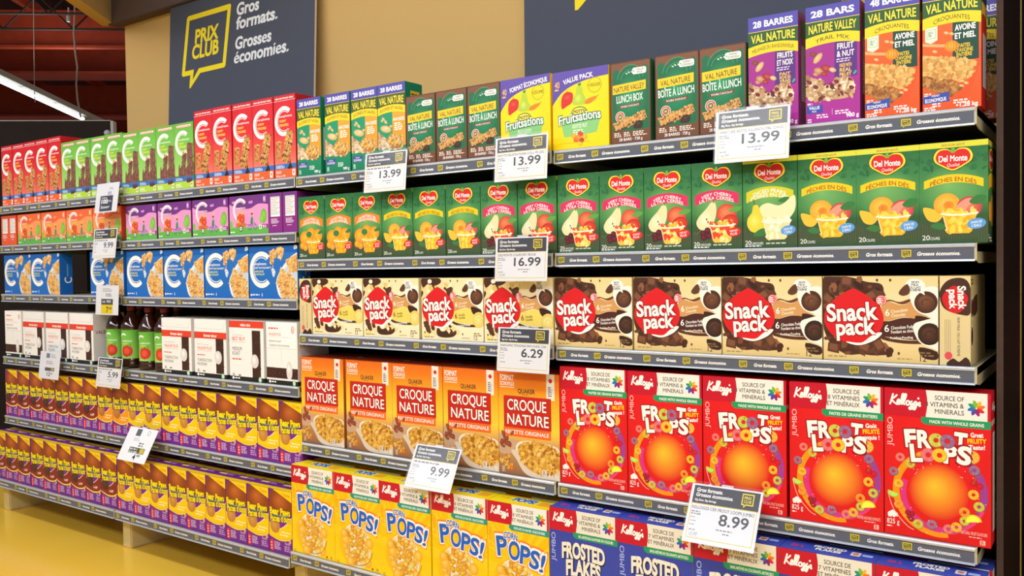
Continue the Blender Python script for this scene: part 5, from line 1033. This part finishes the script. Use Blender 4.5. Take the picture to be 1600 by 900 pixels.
# --- biscuit rows
TOPS = {k: art_paws_top(k) for k in 'yoc'}
PW = {k: carton('biscuit_carton', 140, 262, 80, art_paws(k), (112, 38, 140), (118, 42, 142), Art(80, 262, (120, 40, 146)), TOPS[k]) for k in 'coy'}; used = dict(c=0, o=0, y=0)
VN_ = dict(c='brown and purple chocolate', o='orange and purple', y='yellow and purple')
def paws(xs, kinds, y, z, where, group, first=0):
    R = random.Random(len(xs) + int(z * 100)); cnt = {}
    tot = {k: kinds.count(k) for k in set(kinds)}
    for x, k in zip(xs, kinds):
        i = cnt.get(k, first if False else 0); cnt[k] = i + 1
        nth = ('%s from left' % (ORD[i] if i < 11 else 'last')) if tot[k] > 1 else 'only one'
        put(PW[k], used[k], x, y + R.uniform(0, .004), z, 140, '%s biscuit carton, %s %s' % (VN_[k], nth, where), 'biscuit carton', group); used[k] = 1
paws([-4.99 + i * .1405 for i in range(9)], 'cccccccoo', .004, .5635, 'on the upper biscuit shelf', 'upper row of biscuit cartons')
paws([-3.724 + i * .1408 for i in range(9)], 'yyyyyyyyy', .004, .5685, 'on the upper biscuit shelf', 'upper row of biscuit cartons')
x9 = [-5.0085 + i * .1415 for i in range(9)]
paws(x9, 'ccccccccc', -.06, .2165, 'on the bottom shelf', 'bottom row of biscuit cartons')
x10 = [-3.728 + i * .1415 for i in range(9)]
paws(x10, 'yyyyyyyyy', -.06, .2165, 'on the bottom shelf', 'bottom row of biscuit cartons')
for r in (1, 2):
    paws(x9, 'ccccccccc', -.06 + r * .0865, .2165, 'on the bottom shelf, %s rank' % ('second' if r == 1 else 'third'), 'biscuit cartons behind the bottom row')
    paws(x10, 'yyyyyyyyy', -.06 + r * .0865, .2165, 'on the bottom shelf, %s rank' % ('second' if r == 1 else 'third'), 'biscuit cartons behind the bottom row')
for r in (1,):
    paws([-4.99 + i * .1405 for i in range(9)], 'cccccccoo', .004 + r * .0865, .5635, 'on the upper biscuit shelf, second rank', 'biscuit cartons behind the upper row')
    paws([-3.724 + i * .1408 for i in range(9)], 'yyyyyyyyy', .004 + r * .0865, .5685, 'on the upper biscuit shelf, second rank', 'biscuit cartons behind the upper row')

# --- cereal
gs = Art(90, 348); gs.grad(0, 90, [(0, (222, 100, 22)), (348, (150, 100, 70))]); gs.t('VALUE', 40, 40, 50, 16, W_, .02, al='c'); gs.t('SIZE', 40, 60, 36, 16, W_, .02, al='c'); nutrition(gs, 20, 110, 56, 190)
C_ = carton('cereal_carton', 245, 349, 90, art_granola(), (206, 92, 24), (150, 50, 24), gs)
row(C_, 245, [-2.456, -2.199, -1.952, -1.7045, -1.457], .006, .675, ords('orange granola cereal carton, %s from left of five', 5), 'cereal carton', 'orange granola cereal cartons')
row(C_, 245, [-2.43, -2.18, -1.93, -1.68, -1.43], .106, .675, ords('orange granola cereal carton, %s from left in the rank behind', 5), 'cereal carton', 'granola cereal cartons behind', first=False)
RF = carton('cereal_carton', 243, 378, 92, art_loops(True), (206, 16, 28), (196, 14, 30), art_loops_side()); RE = carton('cereal_carton', 243, 378, 92, art_loops(False), (206, 16, 28), (196, 14, 30), art_loops_side())
rl = ords('red fruit ring cereal carton, %s from left of five', 5)
row(RF, 243, [-1.209, -.4635], .004, .675, [rl[0], rl[3]], 'cereal carton', 'red ring cereal cartons'); row(RE, 243, [-.9625, -.7155, -.2185], .004, .675, [rl[1], rl[2], rl[4]], 'cereal carton', 'red ring cereal cartons')
ps = Art(90, 347, (246, 206, 10)); ps.t('POPS!', 60, 100, 90, 40, (40, 96, 190), .05, out=(W_, .06), al='c'); ps.rect(20, 150, 80, 320, (240, 230, 200)); ps.rect(0, 0, 90, 70, (236, 230, 216))
YE_ = carton('cereal_carton', 245, 350, 90, art_pops(False), (246, 206, 10), (248, 216, 20), ps, art_pops_top()); YF = carton('cereal_carton', 245, 350, 90, art_pops(True), (246, 206, 10), (248, 216, 20), ps, art_pops_top())
pl = ords('yellow corn puff cereal carton, %s from left of five', 5)
row(YE_, 245, [-2.4495, -2.203, -1.9795], -.06, .2455, pl[:3], 'cereal carton', 'yellow corn puff cereal cartons', .0)
YE3 = [o for o in COL.objects if o.get('label') == pl[2]][0]; YE3.location = (-1.957 + .1225, -.063, .2455)
row(YF, 245, [-1.7085, -1.4615], -.06, .2455, pl[3:], 'cereal carton', 'yellow corn puff cereal cartons', .0)
row(YE_, 245, [-2.44, -2.1935, -1.947, -1.7005, -1.454], .048, .2455, ords('yellow corn puff cereal carton, %s from left in the rank behind', 5), 'cereal carton', 'corn puff cereal cartons behind', .003, False)
FE = carton('cereal_carton', 245, 347, 90, art_flakes(False), (54, 66, 164), (62, 76, 178), Art(90, 347, (206, 210, 226)), art_flakes_top()); FF = carton('cereal_carton', 245, 347, 90, art_flakes(True), (54, 66, 164), (62, 76, 178), Art(90, 347, (206, 210, 226)), art_flakes_top())
fl_ = ords('blue flake cereal carton, %s from left of five', 5)
row(FE, 245, [-1.2145], -.06, .2625, fl_[:1], 'cereal carton', 'blue flake cereal cartons'); row(FF, 245, [-.968, -.7195, -.4735, -.2265], -.06, .2625, fl_[1:], 'cereal carton', 'blue flake cereal cartons', .001)
row(FE, 245, [-1.207, -.9605, -.714, -.4675, -.221], .04, .2625, ords('blue flake cereal carton, %s from left in the rank behind', 5), 'cereal carton', 'flake cereal cartons behind', .003, False)
RD = random.Random(5)
for i, z in enumerate((.56, .98)):
    bm = bmesh.new(); lathe(bm, [(.05, 0), (.06, .01), (.06, .16), (.05, .2), (.022, .23), (.022, .25)], 20); o = mesh_obj('red_bottle', bm, M['redplastic'] if 'redplastic' in M else M['cap'], None, (.14, .92, z), True)
    bm = bmesh.new(); lathe(bm, [(.024, .245), (.024, .27), (.022, .272)], 16); mesh_obj('cap', bm, M['clip'], o)
    tag(o, 'red item on the next fixture at the right edge, %s' % ('lower one', 'upper one')[i], 'bottle', 'red items past the end panel')

# ------------------------------------------------------------------ price tags in clear sleeves
def price_art(price, name, hand=None):
    A = Art(206, 142, (240, 241, 244)); yl = (226, 206, 60)
    A.rect(8, 6, 198, 134, yl); A.rect(10, 8, 196, 132, (238, 239, 243)); A.rect(8, 4, 200, 48, (66, 68, 80)); A.rect(8, 48, 200, 50, yl)
    A.t('Gros formats.', 16, 19, 78, 9, W_, .035, skew=.1); A.t('Grosses économies.', 16, 31, 110, 9, W_, .035, skew=.1); A.t('Big Sizes. Big Savings.', 16, 42, 64, 5, W_, .03, skew=.1)
    club_logo(A, 150, 9, 34, 28, YE, (66, 68, 80), .07)
    if name: A.t(name, 12, 62, min(180, 6.2 * len(name)), 7.5, (56, 56, 62), .008)
    else: A.lines(12, 55, 150, 1, 5, (130, 130, 138))
    A.lines(12, 67, 34, 2, 3.4, (150, 150, 156)); A.lines(12, 82, 20, 3, 2.2, (160, 160, 166), 4)
    A.t(price, 180, 94, 104 if len(price) > 4 else 84, 27, (66, 66, 74), .015, al='r'); A.lines(92, 104, 60, 1, 3, (140, 140, 146)); A.lines(112, 112, 26, 1, 3, (140, 140, 146))
    A.lines(14, 112, 26, 1, 3, (150, 150, 156))
    if hand: A.rect(14, 117, 44, 130, (206, 206, 210)); A.rect(14.6, 117.6, 43.4, 129.4, (238, 239, 243)); A.t(hand, 17, 128, 22, 9, (110, 110, 116), -.012, skew=.2)
    return A
def small_art(kind):
    A = Art(206, 142, (236, 237, 242)); g = (120, 120, 128)
    if kind == '100': A.lines(120, 22, 40, 2, 4, (170, 170, 176)); A.lines(110, 44, 40, 2, 5, g); A.rect(44, 62, 160, 138, (66, 72, 94)); A.t('Scène', 56, 76, 50, 9, W_, .01); A.t('100', 56, 100, 62, 20, W_, .04); A.t('PTS', 122, 94, 24, 8, W_, .02); A.t('Scene+', 56, 124, 80, 14, W_, .02)
    elif kind == '7': A.lines(60, 14, 90, 3, 4, (170, 170, 176)); A.lines(90, 40, 60, 2, 5, g); A.rect(50, 66, 156, 94, (70, 74, 84)); A.t('CLUB', 58, 84, 28, 9, W_, .02); A.t('PRIX', 100, 84, 40, 12, W_, .02); A.rect(50, 94, 156, 138, (236, 208, 30)); A.t('7', 98, 132, 18, 28, BLK, .03); A.t('49', 118, 118, 26, 13, BLK, .02)
    elif kind == '12': A.rect(64, 10, 100, 34, (120, 128, 150)); A.lines(110, 14, 60, 3, 4, (170, 170, 176)); A.lines(70, 50, 80, 2, 6, (170, 170, 176)); A.rect(60, 84, 156, 102, (90, 94, 100)); A.rect(122, 86, 150, 100, (180, 170, 70)); A.t('12', 84, 128, 34, 20, BLK, .02); A.t('49', 120, 120, 20, 10, BLK, .01)
    else: A.rect(60, 6, 96, 36, (96, 100, 112)); A.arc(150, 18, 8, 10, 0, 360, g); A.lines(60, 44, 50, 3, 3, (190, 190, 196)); A.lines(110, 62, 44, 2, 6, g); A.rect(58, 84, 170, 108, (84, 88, 80)); A.rect(136, 86, 166, 106, (200, 184, 60)); A.lines(62, 88, 70, 2, 7, (200, 200, 200)); A.t('4', 104, 134, 20, 22, BLK, .03); A.t('99', 128, 122, 24, 11, BLK, .02)
    return A
def price_tag(label, x, z, zr, tilt, art, w=.214, h=.150, cover=True, rz=0, y=-.031):
    o = bpy.data.objects.new('price_tag', None); COL.objects.link(o); o.location = (x, y, z); o.rotation_euler = (-tilt, 0, rz); tag(o, label, 'price tag', 'shelf price tags')
    k = (w - .006) / .206; kz = (h - .006) / .142
    c = link('card', to_mesh('card', [art.arrays(lambda X, Y, l: (.003 + X / 1000 * k, -.0006 - EPS * l, -.003 - Y / 1000 * kz)), ([(a + w / 2, b, e - .147 * kz) for a, b, e in box_parts(w * 1000 - 6, h * 1000 - 6, .5, (240, 240, 243), (232, 232, 236), (240, 240, 243), .1)[0]], *box_parts(w * 1000 - 6, h * 1000 - 6, .5, (240, 240, 243), (232, 232, 236), (240, 240, 243), .1)[1:])], M['paper']), o)
    if cover: box_obj('clear_sleeve', (0, -.0042, -h, w, -.0034, .004), M['sleeve'], o, .0002)
    dz = zr - z; bm = bmesh.new(); bbox(bm, w * .42, -.0002, min(-.012, dz - .03), w * .58, .0012, .003, .0002); bbox(bm, w * .44, .0012, dz * .9 - .022, w * .56, -y - .0075, dz * .9 - .010, .001); mesh_obj('clip', bm, M['clip'], o)
    return o
T_ = price_tag
T_('price tag reading 13.99 hanging below the lunch box and purple cartons', -.655, 1.807, 1.751, .12, price_art('13.99', 'VNATURE BOITE A LUNCH DBL CHOC', '16.99'))
T_('price tag reading 13.99 hanging below the yellow fruit snack carton', -1.427, 1.808, 1.753, .08, price_art('13.99', 'MOTTS FRUITSATIONS COLL FR LEG', '15.99'))
T_('price tag reading 13.99 hanging below the nut bar cartons', -2.03, 1.809, 1.755, .10, price_art('13.99', None, '16.99'))
T_('price tag reading 16.99 hanging from the fruit cup shelf', -1.432, 1.479, 1.421, .08, price_art('16.99', 'DELMONTE COUPS FRT PECHE', '19.99'))
T_('price tag reading 6.29 hanging from the pudding shelf', -1.427, 1.180, 1.118, .10, price_art('6.29', 'SNACKPAC POUDING FAM CHOC CAR', None))
T_('price tag reading 9.99 tilted out below the granola cereal', -1.80, .747, .674, .47, price_art('9.99', None, '11.99'), h=.16)
T_('price tag reading 8.99 tilted out below the red ring cereal', -.735, .747, .674, .52, price_art('8.99', 'KELLOGGS CER FROOT LOOPS JUMBO', '10.99'), h=.172)
T_('price tag reading 9.99 hanging between the orange and purple drink cartons', -3.925, 1.597, 1.541, .12, price_art('9.99', None))
T_('white label with a dark square hanging below the green chewy cartons', -3.887, 1.820, 1.765, .14, small_art('100'), w=.205, cover=True)
T_('white label with a yellow patch hanging below the blue cartons', -3.922, 1.317, 1.263, .06, small_art('7'), w=.210)
T_('price tag reading 5.99 hanging in front of the juice bottles', -3.918, .958, .905, .14, price_art('5.99', None), w=.224)
T_('white label hanging below the far left coffee cartons', -4.496, .963, .905, .12, small_art('12'))
T_('white paper label tilted out between the two biscuit rows', -3.640, .635, .566, .50, small_art('4'), w=.235, h=.168, cover=False)
